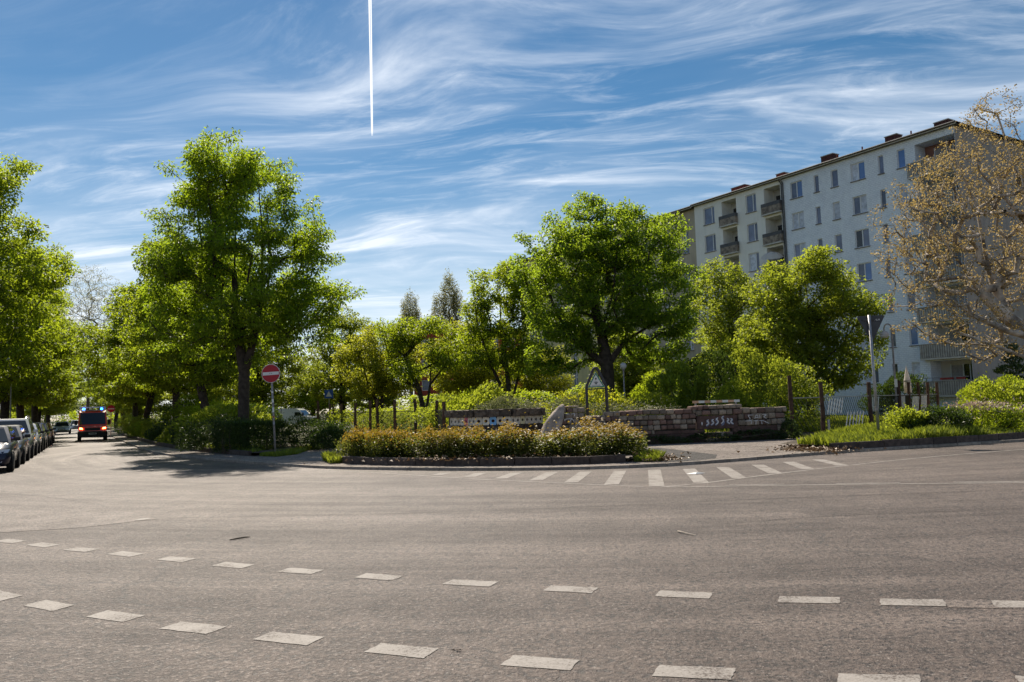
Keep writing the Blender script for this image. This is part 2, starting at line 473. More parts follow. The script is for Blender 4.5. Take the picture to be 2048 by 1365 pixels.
# ------------------------------------------------------------------ geometry helpers
class MB:
    """collects faces; build() links them as one mesh object"""
    def __init__(self):
        self.v = []
        self.f = []

    def add(self, vs, fs):
        o = len(self.v)
        self.v.extend([tuple(p) for p in vs])
        self.f.extend([tuple(i + o for i in q) for q in fs])
        return self

    def box(self, x0, x1, y0, y1, z0, z1):
        vs = [(x0, y0, z0), (x1, y0, z0), (x1, y1, z0), (x0, y1, z0), (x0, y0, z1), (x1, y0, z1), (x1, y1, z1), (x0, y1, z1)]
        return self.add(vs, [(0, 3, 2, 1), (4, 5, 6, 7), (0, 1, 5, 4), (1, 2, 6, 5), (2, 3, 7, 6), (3, 0, 4, 7)])

    def bar(self, a, b, w, t, up=(0, 0, 1)):
        """square bar from a to b, w across, t thick"""
        a, b = Vector(a), Vector(b)
        d = (b - a).normalized()
        s = d.cross(Vector(up))
        if s.length < 1e-4:
            s = d.cross(Vector((1, 0, 0)))
        s.normalize()
        n = s.cross(d)
        vs = []
        for p in (a, b):
            for i, j in ((-1, -1), (1, -1), (1, 1), (-1, 1)):
                vs.append(p + s * (i * w / 2) + n * (j * t / 2))
        return self.add(vs, [(0, 3, 2, 1), (4, 5, 6, 7), (0, 1, 5, 4), (1, 2, 6, 5), (2, 3, 7, 6), (3, 0, 4, 7)])

    def tube(self, pts, rad, n=8, cap=True):
        pts = [Vector(p) for p in pts]
        if not isinstance(rad, (list, tuple)):
            rad = [rad] * len(pts)
        o = len(self.v)
        ref = None
        for i, p in enumerate(pts):
            d = (pts[min(i + 1, len(pts) - 1)] - pts[max(i - 1, 0)]).normalized()
            if ref is None:
                ref = d.orthogonal().normalized()
            s = (ref - d * ref.dot(d)).normalized()
            ref = s
            t = d.cross(s)
            for k in range(n):
                a = 2 * math.pi * k / n
                self.v.append(tuple(p + (s * math.cos(a) + t * math.sin(a)) * rad[i]))
        for i in range(len(pts) - 1):
            for k in range(n):
                a, b = o + i * n + k, o + i * n + (k + 1) % n
                self.f.append((a, b, b + n, a + n))
        if cap:
            self.f.append(tuple(o + k for k in reversed(range(n))))
            self.f.append(tuple(o + (len(pts) - 1) * n + k for k in range(n)))
        return self

    def lathe(self, prof, n=16, c=(0, 0, 0)):
        o = len(self.v)
        for r, z in prof:
            for k in range(n):
                a = 2 * math.pi * k / n
                self.v.append((c[0] + r * math.cos(a), c[1] + r * math.sin(a), c[2] + z))
        for i in range(len(prof) - 1):
            for k in range(n):
                a, b = o + i * n + k, o + i * n + (k + 1) % n
                self.f.append((a, b, b + n, a + n))
        self.f.append(tuple(o + k for k in reversed(range(n))))
        self.f.append(tuple(o + (len(prof) - 1) * n + k for k in range(n)))
        return self

    def prism(self, poly, axis, a, b):
        """poly: 2-D outline; axis: the third axis, from a to b"""
        def P(p, w):
            return {'x': (w, p[0], p[1]), 'y': (p[0], w, p[1]), 'z': (p[0], p[1], w)}[axis]
        n = len(poly)
        vs = [P(p, a) for p in poly] + [P(p, b) for p in poly]
        fs = [(i, (i + 1) % n, n + (i + 1) % n, n + i) for i in range(n)]
        tri = tessellate_polygon([[Vector((p[0], p[1], 0)) for p in poly]])
        fs += [tuple(t) for t in tri] + [tuple(n + i for i in reversed(t)) for t in tri]
        return self.add(vs, fs)

    def sheet(self, poly, z):
        tri = tessellate_polygon([[Vector((p[0], p[1], 0)) for p in poly]])
        fs = []
        for t in tri:
            a, b, c = (poly[i] for i in t)
            s = (b[0] - a[0]) * (c[1] - a[1]) - (b[1] - a[1]) * (c[0] - a[0])
            fs.append(tuple(t) if s > 0 else tuple(reversed(t)))
        return self.add([(p[0], p[1], z) for p in poly], fs)

    def mesh(self, name, mat, smooth=False):
        me = bpy.data.meshes.new(name)
        me.from_pydata(self.v, [], self.f)
        if mat:
            me.materials.append(MATS[mat])
        me.update()
        if smooth:
            me.polygons.foreach_set('use_smooth', [True] * len(me.polygons))
        return me

    def build(self, name, mat, parent=None, smooth=False, fix=True, bevel=0.0):
        me = self.mesh(name, mat, smooth)
        if fix or bevel:
            bm = bmesh.new()
            bm.from_mesh(me)
            if bevel:
                bmesh.ops.remove_doubles(bm, verts=bm.verts, dist=1e-5)
                bmesh.ops.bevel(bm, geom=list(bm.edges), offset=bevel, segments=1, affect='EDGES', clamp_overlap=True)
            bmesh.ops.recalc_face_normals(bm, faces=bm.faces)
            bm.to_mesh(me)
            bm.free()
        return link(name, me, parent)


def link(name, me, parent=None):
    o = bpy.data.objects.new(name, me)
    col.objects.link(o)
    if parent is not None:
        o.parent = parent
    return o


def tag(o, label=None, cat=None, group=None, kind=None):
    if label:
        o['label'] = label
    if cat:
        o['category'] = cat
    if group:
        o['group'] = group
    if kind:
        o['kind'] = kind
    return o


def empty(name, loc=(0, 0, 0), rz=0.0, label=None, cat=None, group=None, kind=None):
    o = bpy.data.objects.new(name, None)
    o.empty_display_size = 0.2
    o.location = loc
    o.rotation_euler = (0, 0, rz)
    col.objects.link(o)
    return tag(o, label, cat, group, kind)


def copy_tree(o, parent=None):
    c = o.copy()
    col.objects.link(c)
    if parent is not None:
        c.parent = parent
    for ch in [q for q in bpy.data.objects if q.parent is o]:
        copy_tree(ch, c)
    return c


def np_mesh(name, V, F, mat):
    """V (n,3) float, F (m,k) int"""
    me = bpy.data.meshes.new(name)
    k = F.shape[1]
    me.vertices.add(len(V))
    me.vertices.foreach_set('co', V.astype(np.float32).ravel())
    me.loops.add(F.size)
    me.loops.foreach_set('vertex_index', F.astype(np.int32).ravel())
    me.polygons.add(len(F))
    me.polygons.foreach_set('loop_start', np.arange(0, F.size, k, dtype=np.int32))
    me.polygons.foreach_set('loop_total', np.full(len(F), k, dtype=np.int32))
    me.materials.append(MATS[mat])
    me.update(calc_edges=True)
    return me


def catmull(pts, step):
    P = [Vector((p[0], p[1], 0)) for p in pts]
    out = []
    for i in range(len(P) - 1):
        p0, p1, p2, p3 = P[max(i - 1, 0)], P[i], P[i + 1], P[min(i + 2, len(P) - 1)]
        n = max(1, int((p2 - p1).length / 0.25))
        for k in range(n):
            t = k / n
            out.append(0.5 * ((2 * p1) + (p2 - p0) * t + (2 * p0 - 5 * p1 + 4 * p2 - p3) * t * t + (3 * p1 - p0 - 3 * p2 + p3) * t ** 3))
    out.append(P[-1])
    res = [out[0]]
    acc = 0.0
    for a, b in zip(out, out[1:]):
        L = (b - a).length
        while acc + L >= step:
            a = a + (b - a).normalized() * (step - acc)
            res.append(a.copy())
            L = (b - a).length
            acc = 0.0
        acc += L
    return [(p.x, p.y) for p in res]


# ------------------------------------------------------------------ ground, road, footway
KERB = [(-56.5, 110.0), (-48.9, 96.0), (-36.0, 72.0), (-23.74, 49.65), (-17.18, 37.9), (-13.29, 32.1), (-10.25, 28.4), (-7.9, 25.7), (-5.7, 23.4), (-3.8, 22.1),
        (-1.72, 21.05), (0.23, 20.35), (2.07, 20.1), (3.74, 20.3), (5.48, 21.1), (8.0, 22.5), (10.62, 23.8), (13.39, 24.9), (16.39, 26.0), (24, 28.6), (40, 33.5)]
KC = catmull(KERB, 1.0)

tag(MB().sheet([(-2500, -600), (2500, -600), (2500, 3500), (-2500, 3500)], -0.06).build('ground', 'land', fix=False), kind='structure')
left_kerb = [(-264, 492), (-60.5, 106), (-38.5, 64.0), (-19.6, 28.5), (-18.6, 25.0), (-19.5, 22.0), (-23.0, 20.0), (-60, 12)]
road_poly = [(-262, 490)] + KC + [(60, 39), (60, -30), (-60, -30)] + list(reversed(left_kerb))
tag(MB().sheet(road_poly, 0.0).build('road', 'asphalt', fix=False), kind='structure')
tag(MB().sheet([(-8.92, 13.98), (-7.77, 14.66), (-6.6, 13.9), (-5.7, 12.85), (-6.53, 12.12), (-7.55, 11.84), (-11, 12.6), (-12, 14.2)], 0.004)
    .build('road_patch', 'asphalt_patch', fix=False), kind='structure')
foot = [(-262, 490)] + KC + [(60, 39), (60, 46), (20, 36), (12, 40), (-5, 40), (-30, 70), (-60, 118), (-258, 495)]
tag(MB().sheet(foot, 0.074).build('footway', 'footway_asphalt', fix=False), kind='structure')
tag(MB().sheet([(4.9, 27.6), (5.35, 25.3), (5.75, 23.0), (5.35, 21.6), (4.7, 20.95), (3.9, 20.62), (3.45, 21.2), (3.6, 23.0), (3.2, 27.5)], 0.078)
    .build('footway_patch', 'dark_asphalt', fix=False), kind='structure')
lawn = [(60, 47), (30, 40), (19, 37.2), (12.5, 32.6), (10.5, 31.35), (1.5, 29.35), (-0.1, 29.9), (-1.5, 29.95), (-2.6, 31.6), (-7.6, 41), (-9.0, 37.5),
        (-9.0, 33.0), (-8.4, 30.6), (-8.9, 29.6), (-10.0, 31.4), (-14.8, 37.6), (-19, 43.2), (-26, 56), (-60, 119), (-270, 520), (-500, 900), (600, 900), (400, 200)]
tag(MB().sheet(lawn, 0.14).build('park_lawn', 'lawn', fix=False), kind='structure')
tag(MB().sheet([(-262, 496), (-61.5, 108), (-39.3, 64.6), (-20.3, 28.6), (-19.4, 25.0), (-20.3, 22.6), (-24, 20.7), (-60, 13), (-120, 13), (-400, 500)], 0.074)
    .build('far_footway', 'footway_asphalt', fix=False), kind='structure')
tag(MB().sheet([(20, 46), (30, 44), (46, 52), (52, 58), (38, 58), (34, 55.5), (31, 54), (24, 50)], 0.16).build('sand_path', 'sand', fix=False), kind='structure')

# kerb: single granite stones, one mesh shared
kerb = empty('kerb', kind='structure')
ks = MB().box(-0.495, 0.495, -0.16, 0.0, -0.05, 0.08)
kme = ks.build('kerb_stone', 'kerb_granite', kerb, bevel=0.012)
for i, (a, b) in enumerate(zip(KC, KC[1:])):
    o = kme if i == 0 else kme.copy()
    if i:
        col.objects.link(o)
    o.location = ((a[0] + b[0]) / 2, (a[1] + b[1]) / 2, random.Random(i).uniform(-0.004, 0.004))
    o.rotation_euler = (0, 0, math.atan2(a[1] - b[1], a[0] - b[0]))
fk = empty('far_kerb', kind='structure')
LK = catmull([(-60.5, 106), (-38.5, 64.0), (-19.6, 28.5), (-18.6, 25.0), (-19.5, 22.0)], 1.0)
for i, (a, b) in enumerate(zip(LK, LK[1:])):
    o = kme.copy()
    o.parent = fk
    col.objects.link(o)
    o.location = ((a[0] + b[0]) / 2, (a[1] + b[1]) / 2, 0)
    o.rotation_euler = (0, 0, math.atan2(a[1] - b[1], a[0] - b[0]))


def bed(name, poly, zsoil, edge_pts, height, step=0.98):
    """raised planting bed: a sheet of soil and single edging stones along its front"""
    b = empty(name, kind='structure')
    MB().sheet(poly, zsoil).build('soil', 'soil', b, fix=False)
    pts = catmull(edge_pts, step)
    first = MB().box(-step / 2 + 0.006, step / 2 - 0.006, -0.06, 0.06, 0.0, height).build('edging_stone', 'edging', b, bevel=0.012)
    for i, (p, q) in enumerate(zip(pts, pts[1:])):
        o = first if i == 0 else first.copy()
        if i:
            col.objects.link(o)
        rn = random.Random(i * 7 + len(name))
        o.location = ((p[0] + q[0]) / 2, (p[1] + q[1]) / 2, 0.065 + rn.uniform(-0.012, 0.012))
        o.rotation_euler = (rn.uniform(-0.03, 0.03), rn.uniform(-0.012, 0.012), math.atan2(q[1] - p[1], q[0] - p[0]))
    return b


EL = [(-58.5, 117.5), (-50, 101), (-36, 74), (-22.4, 49.3), (-17.6, 41.0), (-13.6, 35.0), (-9.6, 29.8)]
bed('street_bed', [(-9.6, 29.8), (-9.0, 31.0), (-9.2, 36.0), (-14, 44), (-24, 60), (-40, 90), (-56, 122)] + EL[:-1], 0.20, EL, 0.20)
EM = [(-5.75, 25.9), (-5.2, 24.3), (-3.5, 22.75), (-1.6, 21.75), (0.2, 21.15), (2.0, 20.95), (3.3, 21.3)]
bed('hedge_bed', EM + [(3.6, 22.2), (2.6, 23.6), (0, 23.9), (-2.5, 25.0), (-4.6, 26.8)], 0.24, EM, 0.22)
ER = [(9.15, 23.45), (11.6, 24.35), (14.6, 25.55), (17.1, 26.7), (24, 29.5), (40, 34.6)]
bed('grass_bed', ER + [(46, 44), (30, 39.5), (19.2, 36.7), (13, 32.3), (10.9, 29.6), (8.2, 25.0)], 0.22, ER, 0.22)

# ------------------------------------------------------------------ road markings
mk = empty('road_marking', kind='structure')
UP = [(-6.86, 10.97), (-6.16, 10.55), (-5.42, 10.09), (-4.66, 9.66), (-3.87, 9.21), (-3.06, 8.74), (-2.23, 8.32), (-1.36, 7.91), (-0.45, 7.51), (0.45, 7.14),
      (1.37, 6.82), (2.30, 6.52), (3.04, 6.35), (3.82, 6.19), (4.6, 6.02)]
LO = [(-4.82, 7.58), (-4.10, 7.12), (-3.30, 6.67), (-2.49, 6.24), (-1.66, 5.87), (-0.80, 5.50), (0.12, 5.16), (1.02, 4.89), (2.01, 4.66), (2.95, 4.5), (-5.6, 8.05)]
for j, row in enumerate((UP, LO)):
    for i, (x, y) in enumerate(row):
        rn = random.Random(i * 13 + j)
        k = min(max(i, 0), len(row) - 2)
        nx = row[k + 1] if (row[k + 1][0] > row[k][0]) else (row[k][0] + 0.9, row[k][1] - 0.35)
        th = math.atan2(nx[1] - row[k][1], nx[0] - row[k][0]) + rn.uniform(-0.04, 0.04)
        d, n = Vector((math.cos(th), math.sin(th))), Vector((0.38, 0.925))
        c = Vector((x, y))
        hl, hw = 0.225 + rn.uniform(-0.012, 0.012), 0.107
        q = [c - d * hl - n * hw, c + d * hl - n * hw, c + d * hl + n * hw, c - d * hl + n * hw]
        # slightly ragged outline
        poly = []
        for a, b in zip(q, q[1:] + q[:1]):
            for s in range(5):
                p = a.lerp(b, s / 5)
                poly.append((p.x + rn.uniform(-0.006, 0.006), p.y + rn.uniform(-0.006, 0.006)))
        MB().sheet(poly, 0.004).build('dash', 'road_paint', mk, fix=False)
ZN = [(-1.74, 20.35), (-0.86, 20.0), (0.02, 19.75), (0.88, 19.6), (1.68, 19.45), (2.5, 19.4), (3.32, 19.4), (4.15, 19.4), (5.0, 19.55), (5.98, 20.0), (6.95, 20.6), (7.88, 21.1)]
ZF = [(-1.95, 19.75), (-1.10, 18.95), (-0.36, 18.25), (0.42, 17.55), (1.14, 16.85), (1.90, 16.15), (2.70, 15.55), (3.66, 15.98), (4.62, 16.72), (5.62, 17.5), (6.62, 18.3), (7.7, 19.0)]
for (a, b) in zip(ZN, ZF):
    d = (Vector(b) - Vector(a))
    w = 0.15
    rn = random.Random(int(a[0] * 100))
    poly = [(a[0] - w, a[1]), (a[0] + w, a[1]), (b[0] + w, b[1] + 0.02), (b[0] - w, b[1] + 0.02)]
    MB().sheet(poly, 0.004).build('hatch_bar', 'road_paint', mk, fix=False)


def line(pts, w, name, z=0.0045):
    L, Rr = [], []
    for i, p in enumerate(pts):
        a, b = Vector(pts[max(i - 1, 0)]), Vector(pts[min(i + 1, len(pts) - 1)])
        d = (b - a).normalized()
        n = Vector((-d.y, d.x))
        L.append(tuple(Vector(p) + n * w / 2))
        Rr.append(tuple(Vector(p) - n * w / 2))
    m = MB()
    for i in range(len(pts) - 1):
        m.add([(*Rr[i], z), (*Rr[i + 1], z), (*L[i + 1], z), (*L[i], z)], [(0, 1, 2, 3)])
    return m.build(name, 'road_paint', mk, fix=False)


line(catmull([(-4.6, 21.9), (-3.0, 20.4), (-1.2, 18.6), (0.6, 17.05), (2.2, 15.75), (2.75, 15.42)], 0.5), 0.10, 'edge_line')
line(catmull([(2.75, 15.42), (3.6, 15.85), (4.87, 16.85), (6.4, 18.0), (7.82, 19.0), (10.3, 20.6), (13.5, 22.2), (18, 24.0)], 0.5), 0.10, 'edge_line')
line([(2.85, 15.36), (4.38, 15.15), (5.7, 14.95), (8.97, 14.32), (14, 13.3), (24, 11.3)], 0.11, 'lane_line')
for x0, x1 in ((4.05, 5.05), (5.95, 7.05), (7.95, 9.4), (10.2, 11.6)):
    def yy(x):
        return 15.15 - (x - 4.38) * 0.182 + 0.22
    line([(x0, yy(x0)), (x1, yy(x1))], 0.11, 'lane_dash')

# small things lying on the road
tag(MB().tube([(-3.70, 10.44, 0.012), (-3.62, 10.50, 0.018), (-3.55, 10.60, 0.016), (-3.50, 10.63, 0.012)], [0.006, 0.011, 0.010, 0.004], 6)
    .build('twig', 'stem'), 'dark brown twig lying on the asphalt beyond the dashes', 'twig')
tag(MB().tube([(1.98, 10.05, 0.012), (2.0, 9.95, 0.02), (2.06, 9.84, 0.014), (2.13, 9.74, 0.010)], [0.011, 0.010, 0.009, 0.005], 6)
    .build('twig', 'twig_pale'), 'pale bent twig lying on the asphalt in mid road', 'twig')
lf = MB()
for a in (0.2, 1.1, 2.4):
    lf.add([(-0.43, 5.44, 0.008), (-0.43 + 0.022 * math.cos(a), 5.44 + 0.015 * math.sin(a), 0.016), (-0.43 + 0.05 * math.cos(a + .3), 5.44 + 0.03 * math.sin(a + .3), 0.008),
            (-0.43 + 0.022 * math.cos(a + .7), 5.44 + 0.018 * math.sin(a + .7), 0.010)], [(0, 1, 2, 3)])
tag(lf.build('dry_leaf', 'stem'), 'small dark dry leaf beside a dash of the near row', 'leaf')
# tar seams and cut patches in the asphalt
seams = empty('road_seam', kind='structure')
for pts, w_, mt in (
                    ([(-5.6, 13.0), (-3.0, 12.75), (0.0, 12.7), (4.0, 13.1), (9.0, 13.4)], 0.022, 'tar'), ([(2.6, 10.6), (5.0, 11.1), (8.5, 11.0), (14, 10.2)], 0.018, 'tar'),
                    ([(-13.5, 19.5), (-10.0, 17.2), (-7.4, 14.8)], 0.022, 'tar')):
    pp = catmull(pts, 0.3)
    m_ = MB()
    rr_ = random.Random(len(pp))
    prev = None
    for i in range(len(pp)):
        a_, b_ = Vector(pp[max(i - 1, 0)]), Vector(pp[min(i + 1, len(pp) - 1)])
        d_ = (b_ - a_).normalized()
        n_ = Vector((-d_.y, d_.x)) * w_ * rr_.uniform(0.25, 0.75)
        c_ = Vector(pp[i]) + Vector((rr_.uniform(-.02, .02), rr_.uniform(-.02, .02)))
        cur = (c_ - n_, c_ + n_)
        if prev is not None:
            m_.add([(*prev[0], 0.0035), (*cur[0], 0.0035), (*cur[1], 0.0035), (*prev[1], 0.0035)], [(0, 1, 2, 3)])
        prev = cur
    m_.build('seam', mt, seams, fix=False)
MB().sheet([(3.22, 6.17), (3.30, 6.40), (4.9, 6.1), (4.82, 5.86)], 0.003).build('cut_patch', 'asphalt_patch', seams, fix=False)
MB().sheet([(-6.05, 12.80), (-5.9, 12.70), (-5.82, 12.9), (-5.92, 13.02), (-6.02, 12.98)], 0.008).build('paint_spot', 'road_paint', seams, fix=False)
pg = MB()
pg.add([(3.78, 18.0, 0.012), (3.98, 18.06, 0.03), (4.0, 17.9, 0.05), (4.22, 18.0, 0.015), (3.95, 17.8, 0.012)], [(0, 1, 2), (2, 1, 3), (0, 2, 4), (4, 2, 3)])
tag(pg.build('paper_scrap', 'sign_white'), 'white scrap of paper lying on a hatch bar', 'paper')

# ------------------------------------------------------------------ apartment buildings
FC = Vector((33.3, 58.0, 0.0))
FA = math.atan2(0.84681, -0.53190)          # local x runs along the street front, local y points out to the street


def wall_with_holes(m, x0, x1, z0, z1, holes, y, reveal=0.18):
    xs = sorted({x0, x1} | {h[0] for h in holes} | {h[1] for h in holes})
    zs = sorted({z0, z1} | {h[2] for h in holes} | {h[3] for h in holes})
    for a, b in zip(xs, xs[1:]):
        for c, d in zip(zs, zs[1:]):
            cx, cz = (a + b) / 2, (c + d) / 2
            if any(h[0] < cx < h[1] and h[2] < cz < h[3] for h in holes):
                continue
            m.add([(b, y, c), (a, y, c), (a, y, d), (b, y, d)], [(0, 1, 2, 3)])
    for (a, b, c, d) in [h[:4] for h in holes]:
        r = y - reveal
        m.add([(a, y, c), (a, y, d), (a, r, d), (a, r, c)], [(0, 1, 2, 3)])
        m.add([(b, y, c), (b, r, c), (b, r, d), (b, y, d)], [(0, 1, 2, 3)])
        m.add([(a, y, d), (b, y, d), (b, r, d), (a, r, d)], [(0, 1, 2, 3)])
        m.add([(a, y, c), (a, r, c), (b, r, c), (b, y, c)], [(0, 1, 2, 3)])
    return m


def window(parent, a, b, c, d, y, mull=(), rail=(), frame='win_frame', glass='glass', fw=0.07, sill=True, mats=None):
    """window > pane, sill"""
    yo, yi = y - 0.10, y - 0.16
    m = MB()
    m.box(a, b, yi, yo, c, c + fw)
    m.box(a, b, yi, yo, d - fw, d)
    m.box(a, a + fw, yi, yo, c + fw, d - fw)
    m.box(b - fw, b, yi, yo, c + fw, d - fw)
    cuts = [a + fw] + [a + (b - a) * k for k in mull] + [b - fw]
    for k in mull:
        x = a + (b - a) * k
        m.box(x - 0.045, x + 0.045, yi, yo - 0.003, c + fw, d - fw)
    for k in rail:
        z = c + (d - c) * k
        m.box(a + fw, b - fw, yi, yo - 0.005, z - 0.035, z + 0.035)
    w = m.build('window', frame, parent)
    for i, (p, q) in enumerate(zip(cuts, cuts[1:])):
        g = mats[i] if mats else glass
        MB().box(p, q, yi - 0.03, yi + 0.02, c + fw, d - fw).build('pane', g, w)
    if sill:
        MB().box(a - 0.06, b + 0.06, y - 0.12, y + 0.09, c - 0.07, c - 0.003).build('sill', 'sill', w)
    return w


def roof_slab(parent, x0, x1, depth, z, rise, over=0.35, hip0=False):
    """low roof: eave board, gutter and two slopes"""
    m = MB()
    yf, yb = over, -depth - over
    ym = -depth / 2
    xa = x0 - (over if hip0 else 0.0)
    rx = x0 + (depth * 0.30 if hip0 else 0.0)
    zt = z + 0.16
    m.add([(xa, yf, zt), (x1, yf, zt), (x1, ym, zt + rise), (rx, ym, zt + rise), (xa, yb, zt), (x1, yb, zt)],
          [(0, 1, 2, 3), (4, 3, 2, 5), (0, 3, 4), (1, 5, 2)])
    m.add([(xa, yf, z), (x1, yf, z), (x1, yb, z), (xa, yb, z)], [(0, 1, 2, 3)])
    r = m.build('roof', 'roof_zinc', parent)
    MB().box(xa, x1, yf + 0.003, yf + 0.03, z - 0.02, zt - 0.01).build('fascia', 'fascia', r)
    MB().tube([(xa, yf + 0.11, zt - 0.03), (x1, yf + 0.11, zt - 0.03)], 0.075, 8).build('gutter', 'gutter', r)
    return r


def parapet(parent, a, b, c, d, y0, y1, rib='parapet_rib', dark='parapet_rib_dark'):
    """balcony front of upright ribs between y0 (wall) and y1 (outer face)"""
    m = MB()
    m.box(a, b, y1 - 0.05, y1, c, d)
    m.box(a, a + 0.05, y0, y1 - 0.05, c, d)
    m.box(b - 0.05, b, y0, y1 - 0.05, c, d)
    p = m.build('parapet', dark, parent)
    r = MB()
    n = max(4, int((b - a) / 0.17))
    for i in range(n):
        x = a + (b - a) * (i + 0.5) / n
        r.box(x - 0.042, x + 0.042, y1 + 0.002, y1 + 0.03, c + 0.03, d - 0.03)
    r.build('ribs', rib, p)
    MB().box(a - 0.02, b + 0.02, y1 - 0.08, y1 + 0.05, d + 0.002, d + 0.05).build('hand_rail', rib, p)
    MB().box(a, b, y0, y1 + 0.02, c - 0.12, c - 0.003).build('slab', 'slab', p)
    return p


ST = 2.8
# ---- white block
wb = empty('apartment_block', FC, FA, 'tall white painted-brick apartment block with corner balconies, nearest the plane tree', 'building')
holes = []
wins = []
for k in range(7):
    zt, zb = 20.92 - ST * k, 19.44 - ST * k
    for (a, b, kind) in ((13.59, 14.86, 'd'), (11.87, 12.35, 'n'), (9.97, 10.65, 's'), (7.45, 8.74, 'd'), (5.78, 6.24, 'n'), (3.95, 4.62, 's')):
        holes.append((a, b, zb, zt))
        wins.append((a, b, zb, zt, kind, k))
    holes.append((0.02, 3.12, 1.55 + ST * k, 4.12 + ST * k))
m = MB()
wall_with_holes(m, 0.0, 15.78, 0.0, 21.5, [h for h in holes if h[0] > 3.2], 0.0) if False else None
wh = [h for h in holes if h[0] > 3.2]
lh = [h for h in holes if h[0] < 3.2]
wall_with_holes(m, 3.2, 15.78, 0.0, 21.5, wh, 0.0)
wall_with_holes(m, 0.0, 3.2, 0.0, 21.5, lh, 0.0, reveal=1.4)
m.build('wall', 'wall_white', wb, fix=False)
g = MB()
g.add([(0, 0, 0), (0, -12, 0), (0, -12, 21.5), (0, 0, 21.5)], [(0, 3, 2, 1)])
g.add([(0, -12, 0), (15.78, -12, 0), (15.78, -12, 21.5), (0, -12, 21.5)], [(0, 1, 2, 3)])
g.build('gable_wall', 'wall_gable', wb)
rn = random.Random(5)
for (a, b, c, d, kind, k) in wins:
    if kind == 'd':
        pick = rn.choice([('curtain', 'glass'), ('glass', 'curtain'), ('glass', 'glass'), ('curtain', 'curtain'), ('glass_blue', 'glass')])
        if (k, a < 9) == (0, True):
            pick = ('glass_blue', 'curtain')
        if (k, a < 9) == (2, True):
            pick = ('glass', 'glass_dark')
        window(wb, a, b, c, d, 0.0, mull=(0.5,), mats=pick)
    elif kind == 'n':
        window(wb, a, b, c, d, 0.0, glass='glass', fw=0.05)
    else:
        window(wb, a, b, c, d, 0.0, glass=rn.choice(['glass_blue', 'curtain', 'glass', 'glass_blue']))
for k in range(7):
    z0 = 1.55 + ST * k
    lg = MB()
    lg.add([(0.02, -1.4, z0), (3.12, -1.4, z0), (3.12, -1.4, z0 + 2.57), (0.02, -1.4, z0 + 2.57)], [(0, 1, 2, 3)])
    lo = lg.build('loggia_back', 'wall_red_loggia' if k == 6 else 'wall_loggia', wb)
    dr = MB().box(0.35, 1.35, -1.40, -1.34, z0 + 0.75, z0 + 2.25).build('door_glass', 'glass_dark', lo)
    fr = MB()
    for x in (0.28, 0.85, 1.35, 2.3):
        fr.box(x, x + 0.07, -1.398, -1.32, z0 + 0.02, z0 + 2.3)
    fr.build('door_frame', 'win_frame', lo)
    MB().box(1.45, 2.28, -1.397, -1.35, z0 + 0.02, z0 + 2.2).build('door', 'rail_grey', lo)
    parapet(wb, 0.03, 3.55, z0 - 0.02, z0 + 1.02, 0.004, 0.55)
fb = MB().box(0.4, 1.0, 0.30, 0.45, 2.68, 2.86).build('flower_box', 'flower_box', wb)
MB().box(1.25, 2.2, 0.30, 0.45, 2.68, 2.86).build('flower_box', 'flower_box', wb)
MB().tube([(0.05, 0.52, 2.85), (3.5, 0.52, 2.85)], 0.025, 6).build('top_rail', 'rail_grey', wb)
roof_slab(wb, 0.0, 15.78, 12.0, 21.5, 1.3, hip0=True)
for (a, b, z, mt) in ((1.0, 2.1, 0.65, 'brick_dark'), (5.2, 6.2, 0.8, 'brick_dark'), (11.1, 12.3, 0.9, 'brick_dark')):
    c = MB().box(a, b, -1.9, -1.1, 21.6, 21.82 + z).build('chimney', mt, wb)
    MB().box(a - 0.05, b + 0.05, -1.95, -1.05, 21.822 + z, 21.89 + z).build('cap', 'slab', c)
for x in (3.9, 10.6, 8.2):
    MB().tube([(x, -1.0, 21.6), (x, -1.0, 22.45)], 0.06, 6).build('vent_pipe', 'brick_red', wb)

# ---- cream block
cb = empty('apartment_block', FC + Vector((-0.53190, 0.84681, 0)) * 15.80, FA, 'cream rendered apartment block with brown-panelled recessed balconies in the middle of the row', 'building')
holes = []
WA, WB_, L1, L2 = (8.25, 9.70), (2.98, 4.22), (5.40, 7.25), (0.16, 2.02)
for k in range(7):
    zt, zb = 21.0 - ST * k, 19.30 - ST * k
    for (a, b) in (WA, WB_):
        if zb > 0.2:
            holes.append((a, b, zb, zt))
    for (a, b) in (L1, L2):
        holes.append((a, b, 18.62 - ST * k, 21.12 - ST * k))
m = MB()
wall_with_holes(m, 5.3, 7.35, 0.0, 21.5, [h for h in holes if h[:2] == L1], 0.0, reveal=1.35)
wall_with_holes(m, 0.0, 2.1, 0.0, 21.5, [h for h in holes if h[:2] == L2], 0.0, reveal=1.35)
wall_with_holes(m, 2.1, 5.3, 0.0, 21.5, [h for h in holes if h[:2] == WB_], 0.0)
wall_with_holes(m, 7.35, 10.95, 0.0, 21.5, [h for h in holes if h[:2] == WA], 0.0)
m.add([(10.95, 0, 0), (10.95, -12, 0), (10.95, -12, 21.5), (10.95, 0, 21.5)], [(0, 1, 2, 3)])
m.build('wall', 'wall_cream', cb, fix=False)
